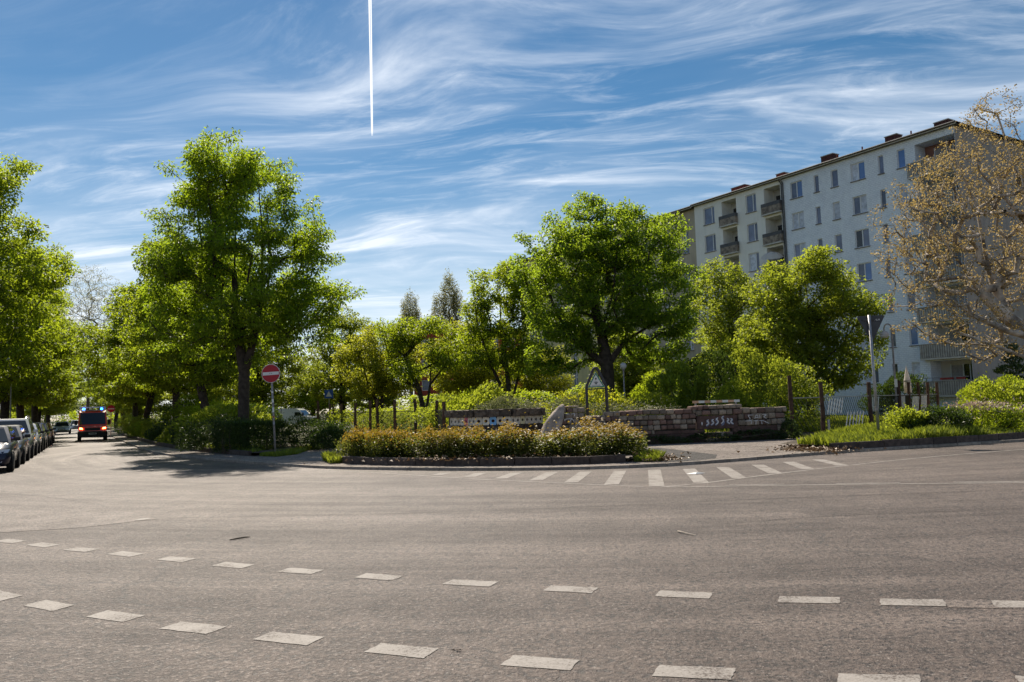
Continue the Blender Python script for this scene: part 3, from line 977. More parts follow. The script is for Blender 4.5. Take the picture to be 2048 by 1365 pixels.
for k in range(7):
    zt, zb = 21.0 - ST * k, 19.30 - ST * k
    window(cb, WA[0], WA[1], zb, zt, 0.0, mull=(0.28,), mats=('curtain' if k == 3 else 'glass', 'curtain' if k == 3 else 'glass'))
    window(cb, WB_[0], WB_[1], zb, zt, 0.0, mull=(0.34,), mats=('glass', 'curtain' if k == 2 else 'glass'))
    for (a, b) in (L1, L2):
        z0 = 18.62 - ST * k
        lo = MB().add([(a, -1.35, z0), (b, -1.35, z0), (b, -1.35, z0 + 2.5), (a, -1.35, z0 + 2.5)], [(0, 1, 2, 3)]).build('loggia_back', 'wall_loggia', cb)
        MB().box(a + 0.25, a + 0.8, -1.347, -1.30, z0 + 0.1, z0 + 2.1).build('door_glass', 'glass_dark', lo)
        fr = MB().box(a + 0.2, a + 0.25, -1.345, -1.28, z0 + 0.1, z0 + 2.15).box(a + 0.8, a + 0.85, -1.345, -1.28, z0 + 0.1, z0 + 2.15)
        fr.box(a + 0.2, a + 0.85, -1.345, -1.28, z0 + 2.152, z0 + 2.2)
        fr.build('door_frame', 'win_frame', lo)
        MB().box(a + 1.1, a + 1.55, -1.346, -1.31, z0 + 0.9, z0 + 1.9).build('loggia_window', 'glass_dark', lo)
        p = MB().box(a - 0.12, b + 0.12, 0.004, 0.36, z0 + 0.02, z0 + 0.68).build('parapet', 'parapet_tile', cb)
        MB().box(a - 0.13, b + 0.13, 0.0045, 0.37, z0 + 0.683, z0 + 1.0).build('band', 'parapet_band', p)
        MB().box(a - 0.15, b + 0.15, 0.005, 0.40, z0 - 0.10, z0 + 0.017).build('slab', 'slab', p)
MB().tube([(-0.02, 0.07, 0.2), (-0.02, 0.07, 21.1), (-0.02, 0.4, 21.45)], 0.055, 8).build('downpipe', 'gutter', cb)
MB().tube([(-0.2, 0.07, 0.2), (-0.2, 0.07, 21.1), (-0.2, 0.4, 21.45)], 0.05, 8).build('downpipe', 'gutter', cb)
roof_slab(cb, 0.02, 10.98, 12.0, 21.5, 1.2)
for (a, b, z) in ((0.5, 1.4, 0.55), (5.2, 6.9, 0.6)):
    c = MB().box(a, b, -1.9, -1.1, 21.6, 21.9 + z).build('chimney', 'brick_red', cb)
    MB().box(a - 0.05, b + 0.05, -1.95, -1.05, 21.902 + z, 21.96 + z).build('cap', 'slab', c)

# ---- ochre block and yellow block further along
for (t0, L, lab, wmat, nwin, name) in ((26.80, 13.6, 'dull ochre rendered house next to the cream apartment block', 'wall_ochre', 4, 'town_house'),
                                       (40.42, 20.0, 'pale yellow house behind the crown of the big park tree', 'wall_yellow', 6, 'town_house')):
    ob = empty(name, FC + Vector((-0.53190, 0.84681, 0)) * t0, FA, lab, 'building')
    hs_ = []
    for k in range(6):
        for i in range(nwin):
            x = 1.2 + i * (L - 1.0) / nwin
            zt = 19.26 - 3.35 * k
            if zt - 2.3 > 0.3:
                hs_.append((x, x + 0.85, zt - 2.3, zt))
    m = MB()
    wall_with_holes(m, 0.0, L, 0.0, 21.4, hs_, -0.25)
    m.add([(L, -0.25, 0), (L, -12, 0), (L, -12, 21.4), (L, -0.25, 21.4)], [(0, 1, 2, 3)])
    m.build('wall', wmat, ob, fix=False)
    for h in hs_:
        window(ob, h[0], h[1], h[2], h[3], -0.25, mull=(0.5,), rail=(0.66,), glass='glass', fw=0.06)
    roof_slab(ob, 0.02, L - 0.02, 12.0, 21.4, 1.4)

# ---- red house far behind the park
rh = empty('red_house', (-15.0, 121.0, 0.0), R(4), 'dark red house glimpsed between the park trees, flat roof', 'building')
m = MB()
hs_ = []
for k in range(4):
    for i in range(7):
        hs_.append((1.2 + i * 2.6, 2.5 + i * 2.6, 1.4 + 3.1 * k, 3.0 + 3.1 * k))
wall_with_holes(m, 0, 19, 0, 13.2, hs_, 0.0)
m.v = [(x, -y, z) for x, y, z in m.v]
m.add([(0, 0, 0), (0, 10, 0), (0, 10, 13.2), (0, 0, 13.2)], [(0, 1, 2, 3)])
m.add([(19, 0, 0), (19, 10, 0), (19, 10, 13.2), (19, 0, 13.2)], [(0, 1, 2, 3)])
m.build('wall', 'wall_red', rh)
MB().box(-0.3, 19.3, -0.3, 10.3, 13.203, 13.6).build('roof', 'roof_zinc', rh)
for h in hs_:
    w = MB()
    w.box(h[0], h[1], 0.1, 0.16, h[2], h[2] + .08).box(h[0], h[1], 0.1, 0.16, h[3] - .08, h[3]).box(h[0], h[0] + .08, 0.1, 0.16, h[2] + .08, h[3] - .08).box(h[1] - .08, h[1], 0.1, 0.16, h[2] + .08, h[3] - .08)
    wo = w.build('window', 'win_frame', rh)
    MB().box(h[0] + .08, h[1] - .08, 0.12, 0.17, h[2] + .08, h[3] - .08).build('pane', 'glass', wo)

# ---- sunshade on a balcony of the cream block
um = empty('balcony_umbrella', FC + Vector((-0.53190, 0.84681, 0)) * 17.0 + Vector((-0.847, -0.532, 0)) * 0.35 + Vector((0, 0, 13.05)), FA,
           'open pale sunshade on a balcony of the cream apartment block', 'umbrella')
um.rotation_euler = (R(-14), R(-10), FA)
cn = MB()
nseg = 8
apex = (0, 0, 2.0)
ring = [(1.05 * math.cos(2 * math.pi * i / nseg), 1.05 * math.sin(2 * math.pi * i / nseg), 1.42) for i in range(nseg)]
mid = [(0.62 * math.cos(2 * math.pi * i / nseg), 0.62 * math.sin(2 * math.pi * i / nseg), 1.82) for i in range(nseg)]
for i in range(nseg):
    j = (i + 1) % nseg
    cn.add([apex, mid[i], mid[j]], [(0, 1, 2)])
    cn.add([mid[i], ring[i], ring[j], mid[j]], [(0, 1, 2, 3)])
cn.build('canopy', 'canvas', um)
MB().tube([(0, 0, 0), (0, 0, 2.0)], 0.02, 6).build('pole', 'win_frame', um)

# ------------------------------------------------------------------ stone wall
WAx, WAy, WBx, WBy = 1.35, 28.95, 10.5, 31.05
WANG = math.atan2(WBy - WAy, WBx - WAx)
sw = empty('stone_wall', (WAx, WAy, 0.09), WANG, 'low dry-stone wall of grey and pink granite blocks with chalk graffiti behind the footway', 'wall')


def stone_mesh(seed, mat):
    rn = random.Random(seed)
    bm = bmesh.new()
    bmesh.ops.create_cube(bm, size=1.0)
    for v in bm.verts:
        v.co += Vector((rn.uniform(-.05, .05), rn.uniform(-.05, .05), rn.uniform(-.06, .06)))
    bmesh.ops.bevel(bm, geom=list(bm.edges), offset=0.14, segments=2, affect='EDGES', profile=0.55)
    for v in bm.verts:
        v.co += Vector((rn.uniform(-.014, .014), rn.uniform(-.014, .014), rn.uniform(-.018, .018)))
    bmesh.ops.recalc_face_normals(bm, faces=bm.faces)
    me = bpy.data.meshes.new('stone')
    bm.to_mesh(me)
    bm.free()
    me.materials.append(MATS[mat])
    me.polygons.foreach_set('use_smooth', [True] * len(me.polygons))
    return me


SM = [stone_mesh(i, 'granite') for i in range(5)] + [stone_mesh(20 + i, 'granite_pink') for i in range(3)]
SR = random.Random(11)
WT = 0.36


def stone(s0, s1, z0, z1, proud=0.0, mesh=None, y=None):
    o = link('stone', mesh or SR.choice(SM), sw)
    gap = 0.020
    o.location = ((s0 + s1) / 2, (WT / 2 if y is None else y) - proud, (z0 + z1) / 2)
    o.scale = (s1 - s0 - gap, WT * SR.uniform(0.95, 1.05), z1 - z0 - gap)
    o.rotation_euler = (SR.uniform(-.03, .03), SR.uniform(-.03, .03), SR.uniform(-.03, .03))
    return o


def course(s0, s1, z0, z1, w0=0.2, w1=0.34, wave=0.0):
    s = s0
    while s < s1 - 0.02:
        w = min(SR.uniform(w0, w1), s1 - s)
        if s1 - s - w < 0.13:
            w = s1 - s
        dz = wave * math.sin(s * 2.1)
        stone(s, s + w, z0 + dz + SR.uniform(-.008, .008), z1 + dz + SR.uniform(-.012, .012), SR.uniform(-.015, .02))
        s += w


def courses(s0, s1, ztop, zbot, n):
    h = (ztop - zbot) / n
    for i in range(n):
        course(s0 + SR.uniform(-.02, .02), s1 + SR.uniform(-.02, .02), zbot + i * h, zbot + (i + 1) * h)


courses(0.30, 1.25, 1.44, 0.62, 4)
course(0.42, 1.05, 1.44, 1.50)
courses(1.25, 2.05, 1.12, 0.62, 3)
courses(0.2, 3.0, 0.62, 0.0, 3)
course(2.05, 5.62, 1.07, 1.27, 0.24, 0.38, 0.015)
courses(2.05, 5.62, 1.07, 0.50, 3)
courses(3.0, 3.95, 0.50, 0.33, 1)
course(5.45, 7.55, 1.20, 1.37, 0.22, 0.33, 0.012)
course(5.62, 7.55, 0.98, 1.20, 0.24, 0.36)
course(7.55, 9.42, 1.01, 1.23, 0.26, 0.44)
courses(7.36, 9.36, 1.01, 0.55, 2)
courses(9.0, 9.36, 0.55, 0.0, 2)
for (a, b) in ((6.02, 6.36), (6.36, 6.52), (6.52, 6.80), (6.80, 7.12)):
    stone(a, b, 0.14, 0.345, 0.02)
for (a, b) in ((6.02, 6.5), (6.5, 7.1)):
    stone(a, b, -0.05, 0.14, 0.0)
for (a, b, c, d) in ((5.66, 7.34, 0.465, 0.975), (3.0, 6.0, -0.05, 0.33), (3.97, 5.98, 0.335, 0.46), (7.14, 9.0, -0.05, 0.54)):
    MB().box(a, b, 0.03, WT - 0.02, c, d).build('red_slab', 'red_slab', sw, bevel=0.02)
MB().box(0.35, 5.6, 0.07, 0.30, 0.02, 1.02).build('core', 'mortar', sw)
MB().box(7.37, 9.3, 0.08, 0.29, 0.55, 1.15).build('core', 'mortar', sw)
MB().box(7.10, 7.16, 0.08, 0.30, 0.0, 0.46).build('core', 'mortar', sw)
MB().box(5.62, 7.5, 0.08, 0.29, 0.99, 1.28).build('core', 'mortar', sw)


def strokes(name, mat, lines, w, y, parent):
    """chalk strokes on the face of the wall; lines in (along, up)"""
    m = MB()
    for ln in lines:
        pts = []
        for i in range(len(ln) - 1):
            for k in range(4):
                t = k / 4
                pts.append((ln[i][0] + (ln[i + 1][0] - ln[i][0]) * t, ln[i][1] + (ln[i + 1][1] - ln[i][1]) * t))
        pts.append(ln[-1])
        for i in range(len(pts) - 1):
            (a, b), (c, d) = pts[i], pts[i + 1]
            L = math.hypot(c - a, d - b) or 1
            nx, nz = -(d - b) / L, (c - a) / L
            w0 = w * (0.55 + 0.45 * math.sin(math.pi * (i + 0.5) / len(pts)))
            m.add([(a - nx * w0, y, b - nz * w0), (c - nx * w0, y, d - nz * w0), (c + nx * w0, y, d + nz * w0), (a + nx * w0, y, b + nz * w0)], [(0, 1, 2, 3)])
    return m.build(name, mat, parent, fix=False)


def S(cx, cz, h, lean=0.0, flip=1):
    return [(cx + flip * 0.05 + lean * h, cz + h * .5), (cx - flip * 0.03 + lean * h * .5, cz + h * .28), (cx + flip * 0.05, cz), (cx + flip * 0.03, cz - h * .28), (cx - flip * 0.06, cz - h * .5)]


strokes('graffiti', 'chalk_blue', [S(6.08, .70, .22), S(6.28, .72, .22), S(6.46, .74, .26), S(6.72, .76, .34), S(6.95, .74, .2, 0, -1), S(7.1, .73, .2, 0, -1)], 0.045, 0.024, sw)
strokes('graffiti', 'chalk', [S(6.09, .72, .20), S(6.29, .73, .20), S(6.48, .76, .26), S(6.70, .80, .28), S(6.95, .75, .2, 0, -1), S(7.09, .74, .2, 0, -1), [(5.86, .62), (5.86, .74)]], 0.024, 0.021, sw)
yg = -0.028
strokes('graffiti', 'chalk', [[(7.98, .94), (7.75, .94), (7.78, .88), (7.84, .82), (7.80, .78)], [(8.02, .78), (8.08, .93), (8.14, .93), (8.18, .80)], [(8.05, .84), (8.16, .84)], [(8.24, .80), (8.24, .94)],
                              [(8.34, .95), (8.52, .93), (8.40, .86), (8.52, .80)], [(7.62, .72), (7.90, .73)], [(7.90, .73), (7.86, .60)], [(7.96, .72), (8.16, .72)], [(8.08, .72), (8.06, .58)],
                              [(8.20, .72), (8.42, .71)], [(8.30, .71), (8.32, .58)], [(8.40, .70), (8.62, .60)]], 0.013, yg, sw)
strokes('graffiti', 'chalk', [[(0.50, 1.22), (0.66, 1.20)], [(0.48, 0.95), (0.48, 1.02), (0.70, 1.04)], [(0.72, 1.20), (0.86, 1.22), (0.84, 1.12)], [(0.66, 0.90), (0.74, 1.06), (0.82, 0.92)], [(0.86, 0.75), (1.0, 0.86), (1.1, 0.74)]], 0.014, yg, sw)

# leaning boulder at the wall end
bm = bmesh.new()
bmesh.ops.create_icosphere(bm, subdivisions=4, radius=1.0)
rn = random.Random(3)
ph = [(Vector((rn.uniform(-1, 1), rn.uniform(-1, 1), rn.uniform(-1, 1))).normalized(), rn.uniform(1.5, 5), rn.uniform(0, 6)) for _ in range(14)]
for v in bm.verts:
    f = 1 + sum(0.05 * math.sin(v.co.dot(d) * k * 1.3 + o) for d, k, o in ph)
    p = v.co * f
    # flattened slab
    v.co = Vector((p.x * (0.27 - 0.10 * v.co.z), p.y * 0.34, p.z * 0.84)) + Vector((rn.uniform(-.006, .006), rn.uniform(-.006, .006), rn.uniform(-.006, .006)))
bo = bpy.data.meshes.new('boulder')
bm.to_mesh(bo)
bm.free()
bo.materials.append(MATS['boulder'])
bo.polygons.foreach_set('use_smooth', [True] * len(bo.polygons))
b = link('boulder', bo)
b.location = (1.33, 28.85, 0.80)
b.rotation_euler = (0, R(32), WANG)
tag(b, 'pale weathered boulder leaning against the left end of the stone wall', 'boulder')

# ------------------------------------------------------------------ nesting-tile wall
nw = empty('nest_box_wall', (0, 0, 0.12), 0, 'zigzag low timber wall with a row of pale tiles with round holes', 'wall')
NP = [Vector((-2.62, 31.15, 0)), Vector((-1.46, 29.5, 0)), Vector((-0.11, 29.5, 0)), Vector((1.12, 30.9, 0))]


def tile_mesh(w, h, r, mat, t=0.04):
    m = MB()
    n = 16
    sq = []
    for k in range(n):
        a = 2 * math.pi * (k + 0.5) / n
        c, s = math.cos(a), math.sin(a)
        f = 1 / max(abs(c) / (w / 2), abs(s) / (h / 2))
        sq.append((c * f, s * f))
    ci = [(r * math.cos(2 * math.pi * (k + .5) / n), r * math.sin(2 * math.pi * (k + .5) / n)) for k in range(n)]
    vs = [(x, 0, z) for x, z in sq] + [(x, 0, z) for x, z in ci] + [(x, t, z) for x, z in ci] + [(x, t, z) for x, z in sq]
    fs = []
    for k in range(n):
        j = (k + 1) % n
        fs += [(k, j, n + j, n + k), (n + k, n + j, 2 * n + j, 2 * n + k), (3 * n + k, 3 * n + j, j, k)]
    m.add(vs, fs)
    return m.mesh('nest_tile', mat)


TW, TH = 0.262, 0.30
tmesh = {mt: tile_mesh(TW - 0.008, TH, 0.058, mt) for mt in ('nest_tile', 'nest_pink', 'nest_blue', 'nest_yellow')}
hole_me = MB().lathe([(0.066, 0.0), (0.066, 0.02)], 12).mesh('hole', 'hole_dark')
for si, (cnt, special) in enumerate(((7, {4: 'nest_pink'}), (5, {2: 'nest_blue'}), (7, {2: 'nest_yellow'}))):
    a, b_ = NP[si], NP[si + 1]
    d = (b_ - a)
    L = d.length
    ang = math.atan2(d.y, d.x)
    seg = empty('wall_segment', a, ang)
    seg.parent = nw
    MB().box(0.0, L - 0.02, 0.085, 0.28, 0.0, 1.14).build('back_boards', 'old_timber', seg)
    for q in range(3):
        MB().box(0.01, L - 0.03, -0.02 + .004 * q, 0.08, 0.28 * q, 0.28 * q + 0.265).build('sleeper', 'old_timber', seg, bevel=0.012)
    # cap beams with broken edges
    nb = 4 if si != 1 else 3
    for q in range(nb):
        rr = random.Random(si * 10 + q)
        x0, x1 = L * q / nb + 0.004, L * (q + 1) / nb - 0.004
        cm = bmesh.new()
        bmesh.ops.create_cube(cm, size=1)
        bmesh.ops.subdivide_edges(cm, edges=cm.edges[:], cuts=3, use_grid_fill=True)
        for v in cm.verts:
            v.co = Vector(((x0 + x1) / 2 + v.co.x * (x1 - x0), 0.10 + v.co.y * 0.42 + rr.uniform(-.02, .02), 1.285 + v.co.z * 0.26 + rr.uniform(-.018, .018)))
        me = bpy.data.meshes.new('cap_beam')
        cm.to_mesh(me)
        cm.free()
        me.materials.append(MATS['old_timber'])
        link('cap_beam', me, seg)
    off = L - cnt * TW if si == 0 else (L - cnt * TW) / 2 if si == 1 else 0.02
    for q in range(cnt):
        t = link('nest_tile', tmesh[special.get(q, 'nest_tile')], seg)
        t.location = (off + (q + 0.5) * TW, 0.03, 1.00)
        ho = link('hole', hole_me, seg)
        ho.location = (off + (q + 0.5) * TW, 0.080, 1.00)
        ho.rotation_euler = (R(-90), 0, 0)

# ------------------------------------------------------------------ signs
def text_part(name, txt, size, mat, parent, loc, rot, extrude=0.001):
    cu = bpy.data.curves.new(name, 'FONT')
    cu.body = txt
    cu.size = size
    cu.align_x = 'CENTER'
    cu.align_y = 'CENTER'
    cu.extrude = extrude
    cu.materials.append(MATS[mat])
    tmp = bpy.data.objects.new(name + '_curve', cu)
    col.objects.link(tmp)
    bpy.context.view_layer.update()
    me = bpy.data.meshes.new_from_object(tmp.evaluated_get(bpy.context.evaluated_depsgraph_get()))
    bpy.data.objects.remove(tmp)
    o = link(name, me, parent)
    o.location = loc
    o.rotation_euler = rot
    return o


# no-entry sign, its post leaning left
ne = empty('no_entry_sign', (-8.85, 29.75, 0.09), 0, 'round red no-entry sign on a leaning grey post beside the trimmed hedge', 'sign')
ne.rotation_euler = (0, R(-2.6), 0)
MB().tube([(0, 0, -0.1), (0, 0, 3.34)], 0.036, 10).build('post', 'galv_dull', ne, smooth=True)
MB().tube([(0, 0, 3.34), (0, 0, 3.37)], 0.040, 10).build('post_cap', 'black_plastic', ne)
DZ = 3.03
disc = MB().lathe([(0.345, 0.0), (0.345, 0.012)], 40).build('rim', 'sign_white', ne)
disc.location = (0, -0.055, DZ)
disc.rotation_euler = (R(90), 0, 0)
d2 = MB().lathe([(0.328, 0.0), (0.328, 0.004)], 40).build('disc', 'sign_red', ne)
d2.location = (0, -0.069, DZ)
d2.rotation_euler = (R(90), 0, 0)
MB().box(-0.30, 0.30, -0.078, -0.0745, DZ - 0.058, DZ + 0.058).build('white_bar', 'sign_white', ne)
for x in (-0.035, 0.03):
    MB().box(x - 0.014, x + 0.014, -0.0815, -0.079, DZ - 0.012, DZ + 0.014).build('small_mark', 'galv_dull', ne)
for z in (DZ - 0.16, DZ + 0.16):
    MB().box(-0.07, 0.07, -0.05, -0.037, z - 0.02, z + 0.02).build('clamp', 'galv', ne)
for z, w, mt in ((1.95, .13, 'sign_white'), (2.12, .09, 'sticker_grey'), (1.6, .17, 'sign_white'), (1.38, .08, 'sticker_red'), (2.3, .07, 'sign_white'), (1.15, .1, 'sticker_grey')):
    if mt not in MATS:
        pm(mt, (0.30, 0.30, 0.33) if 'grey' in mt else (0.30, 0.10, 0.08), 0.2, 14, 0.6)
    MB().lathe([(0.0375, 0), (0.0375, w)], 10, (0, 0, z)).build('sticker', mt, ne)

# give-way sign seen from behind
gw = empty('give_way_sign', (11.76, 26.05, 0.20), 0, 'back of a triangular give-way sign on a tall grey post in the grass bed', 'sign')
gw.rotation_euler = (0, R(-0.8), 0)
MB().tube([(0, 0, -0.1), (0, 0, 4.06)], 0.045, 10).build('post', 'galv', gw, smooth=True)
MB().lathe([(0.049, 0.0), (0.049, 0.03)], 10, (0, 0, 2.05)).build('collar', 'galv', gw)
MB().lathe([(0.052, 0.0), (0.052, 0.12)], 10, (0, 0, 0.95)).build('sleeve', 'galv_dull', gw)
rr, tri = 0.05, []
hw, ht = 0.46, 0.87
for (cx, cz, a0) in ((-hw + 0.07, ht - 0.05, 90), (0.0, 0.10, 210), (hw - 0.07, ht - 0.05, -30)):
    for k in range(5):
        a = R(a0 + 30 * k)
        tri.append((cx + rr * math.cos(a), cz + rr * math.sin(a)))
tri = [(x + 0.07, z + 3.17) for x, z in tri]
MB().prism(tri, 'y', 0.055, 0.075).build('plate', 'sign_back', gw)
tf = [((x - .07) * .97 + .07, (z - 3.66) * .97 + 3.66) for x, z in tri]
MB().prism(tf, 'y', 0.0755, 0.079).build('face', 'sign_white', gw)
for z in (3.42, 3.90):
    MB().box(-0.2, 0.2, 0.0, 0.05, z - 0.02, z + 0.02).build('bracket', 'sign_back', gw)
pb = MB().box(0.15, 0.40, 0.051, 0.0535, 3.83, 3.955).build('sticker', 'sign_black', gw)
text_part('sticker_lettering', 'MLM', 0.088, 'sign_white', gw, (0.275, 0.0495, 3.892), (R(90), 0, 0))
MB().box(0.16, 0.26, 0.050, 0.0535, 3.40, 3.425).build('label_strip', 'rail_grey', gw)

# park sign: green-edged triangle in a house-shaped frame of round timber
ps = empty('park_sign', (3.17, 30.45, 0.13), R(-4), 'green-bordered white triangle sign with a tulip in a dark house-shaped frame above the stone wall', 'sign')
ps.rotation_euler = (0, R(-0.6), R(-4))
HWd = 0.375
MB().tube([(-HWd, 0, -0.1), (-HWd, 0, 2.10), (-HWd + .02, 0, 2.2), (-0.09, 0, 2.80), (-0.04, 0, 2.86), (0.04, 0, 2.86), (0.09, 0, 2.80), (HWd - .02, 0, 2.2), (HWd, 0, 2.10), (HWd, 0, -0.1)],
          [0.056] * 10, 10).build('frame', 'frame_dark', ps, smooth=True)
MB().box(-HWd + .05, HWd - .05, -0.04, 0.04, 2.045, 2.09).build('cross_bar', 'frame_dark', ps)


def tri2(hw, z0, z1):
    return [(-hw, z0), (hw, z0), (0, z1)]


MB().prism(tri2(0.335, 2.12, 2.72), 'y', -0.02, 0.02).build('plate', 'sign_white', ps)
MB().prism(tri2(0.315, 2.13, 2.695), 'y', -0.028, -0.0205).build('green_border', 'sign_green', ps)
MB().prism(tri2(0.250, 2.168, 2.615), 'y', -0.034, -0.0285).build('white_field', 'sign_white', ps)
tu = MB()
y = -0.037
tu.add([(-.006, y, 2.25), (.006, y, 2.25), (.006, y, 2.43), (-.006, y, 2.43)], [(0, 1, 2, 3)])
tu.add([(0, y, 2.41), (.028, y, 2.43), (.030, y, 2.47), (.018, y, 2.50), (0, y, 2.485), (-.018, y, 2.50), (-.030, y, 2.47), (-.028, y, 2.43)], [(0, 1, 2, 3, 4, 5, 6, 7)])
for s in (-1, 1):
    tu.add([(0, y, 2.235), (s * .05, y, 2.29), (s * .105, y, 2.335), (s * .035, y, 2.305)], [(0, 1, 2, 3)])
    tu.add([(0, y, 2.245), (s * .035, y, 2.31), (s * .055, y, 2.375), (s * .015, y, 2.315)], [(0, 1, 2, 3)])
tu.build('tulip_emblem', 'sign_black', ps)
text_part('lettering', 'Geschützte Grünanlage', 0.034, 'sign_black', ps, (0, -0.037, 2.205), (R(90), 0, 0))

# ------------------------------------------------------------------ lamps
def globe_lamp(loc, hgt, r, label):
    o = empty('globe_lamp', loc, 0, label, 'street lamp', 'globe lamps along the paths')
    MB().tube([(0, 0, 0), (0, 0, 0.8), (0, 0, 0.85), (0, 0, hgt)], [0.075, 0.07, 0.045, 0.035], 8).build('post', 'galv_dull', o, smooth=True)
    g = MB().lathe([(0.05 * r, -r)] + [(r * math.sin(R(a)), -r * math.cos(R(a))) for a in range(15, 180, 15)] + [(0.05 * r, r)], 20).build('globe', 'lamp_globe', o, smooth=True)
    g.location = (0, 0, hgt + r * 0.9)
    hd = MB().lathe([(r * 1.01 * math.cos(R(a)), r * 1.01 * math.sin(R(a))) for a in range(8, 90, 12)] + [(0.02, r * 1.06)], 20, (0, 0, hgt + r * 0.9)).build('hood', 'lamp_dome', o, smooth=True)
    MB().lathe([(0.05, 0), (0.09, 0.06), (0.07, 0.12)], 10, (0, 0, hgt - 0.10)).build('collar', 'galv_dull', o)
    return o


globe_lamp((-31.4, 50.0, 0.12), 5.0, 0.30, 'globe street lamp on a dark post at the far left of the street')
globe_lamp((-23.2, 80.0, 0.13), 3.9, 0.36, 'small white globe lamp far behind the no-entry sign')
globe_lamp((5.80, 42.0, 0.13), 3.3, 0.175, 'globe lamp beside the trunk of the big park tree')

cl = empty('crook_lamp', (19.05, 40.0, 0.13), 0, 'grey street lamp with a crook neck and dome shade in front of the white block', 'street lamp')
MB().tube([(0, 0, 0), (0, 0, 1.1), (0, 0, 1.15), (0, 0, 4.75)], [0.075, 0.07, 0.05, 0.042], 10).build('post', 'galv_dull', cl, smooth=True)
MB().tube([(0, 0, 4.74)] + [(-0.19 + 0.19 * math.cos(R(a)), 0, 4.82 + 0.25 * math.sin(R(a))) for a in range(0, 181, 15)] + [(-0.38, 0, 4.72)], 0.032, 8).build('crook', 'galv_dull', cl, smooth=True)
MB().lathe([(0.03, 0.17), (0.10, 0.16), (0.18, 0.11), (0.225, 0.03), (0.235, -0.02), (0.225, -0.03)], 20, (-0.38, 0, 4.56)).build('dome', 'lamp_dome', cl, smooth=True)
MB().lathe([(0.215, 0.0), (0.19, -0.09), (0.12, -0.15), (0.02, -0.17)], 20, (-0.38, 0, 4.527)).build('globe', 'lamp_globe', cl, smooth=True)
MB().box(-0.07, 0.07, -0.09, -0.055, 1.9, 2.3).build('notice_plate', 'sign_white', cl)

al = empty('arm_lamp', (-66.5, 110.0, 0.12), 0, 'tall street lamp with a long curved arm reaching over the far street', 'street lamp')
MB().tube([(0, 0, 0), (0, 0, 4.6), (0.3, 0, 5.2), (1.4, 0, 5.65), (3.0, 0, 5.8), (7.2, 0, 5.75)], [0.10, 0.08, 0.07, 0.06, 0.05, 0.04], 8).build('mast', 'rail_grey', al, smooth=True)
MB().lathe([(0.05, 0.2), (0.5, 0.05), (0.55, -0.3), (0.3, -0.5), (0.05, -0.55)], 14, (7.3, 0, 5.25)).build('lantern', 'galv_dull', al, smooth=True)

# ------------------------------------------------------------------ fences
def post_mesh(seed, h, r=0.075):
    rn = random.Random(seed)
    m = MB()
    n = 5
    pts = [(rn.uniform(-.02, .02), rn.uniform(-.02, .02), h * i / n) for i in range(n + 1)]
    m.tube(pts, [r * rn.uniform(.9, 1.1) for _ in range(n + 1)], 9)
    return m


lf_ = empty('rod_fence', (0, 0, 0.13), 0, 'zigzag fence of dark timber posts and thin upright rods, left of the tile wall', 'fence')
FL = [(632, 52.0, 2.4), (656, 50.0, 2.15), (663, 49.0, 2.1), (679, 48.0, 2.1), (707, 46.0, 2.1), (737, 43.0, 2.18), (751, 44.2, 2.25), (786, 40.0, 2.15), (826, 37.5, 2.12), (870, 34.6, 2.0), (884, 31.9, 1.9)]
FLP = [Vector(((p - 1024) / 1600 * y * 0.997, y, h - 0.13)) for p, y, h in FL]
for i, p in enumerate(FLP):
    o = post_mesh(40 + i, p.z).build('post', 'post_wood', lf_)
    o.location = (p.x, p.y, 0)
for i, (a, b_) in enumerate(zip(FLP, FLP[1:])):
    A, B = Vector((a.x, a.y, 0)), Vector((b_.x, b_.y, 0))
    L = (B - A).length
    m = MB()
    for k in range(1, int(L / 0.13)):
        p = A.lerp(B, k / int(L / 0.13))
        m.tube([(p.x, p.y, 0.15), (p.x, p.y, 1.42)], 0.008, 4, cap=False)
    m.build('rod_panel', 'iron', lf_)
    MB().bar(A + Vector((0, 0, 1.43)), B + Vector((0, 0, 1.43)), 0.03, 0.03).build('top_rail', 'iron', lf_)
    MB().bar(A + Vector((0, 0, 0.14)), B + Vector((0, 0, 0.14)), 0.03, 0.03).build('bottom_rail', 'iron', lf_)
for k, (x0, y0, x1, y1) in enumerate(((-11.2, 46.4, -9.6, 45.6), (-9.3, 44.6, -7.6, 42.6), (-7.0, 41.2, -5.7, 39.0))):
    lg = MB().tube([(x0, y0, 0.42), ((x0 + x1) / 2, (y0 + y1) / 2, 0.46), (x1, y1, 0.42)], [0.15, 0.16, 0.15], 12).build('log', 'log_wood', smooth=False)
    tag(lg, ['pale log lying at the foot of the rod fence, left one', 'pale log lying at the foot of the rod fence, middle one', 'pale log at the foot of the rod fence, nearest the tile wall'][k], 'log', 'logs along the fence')

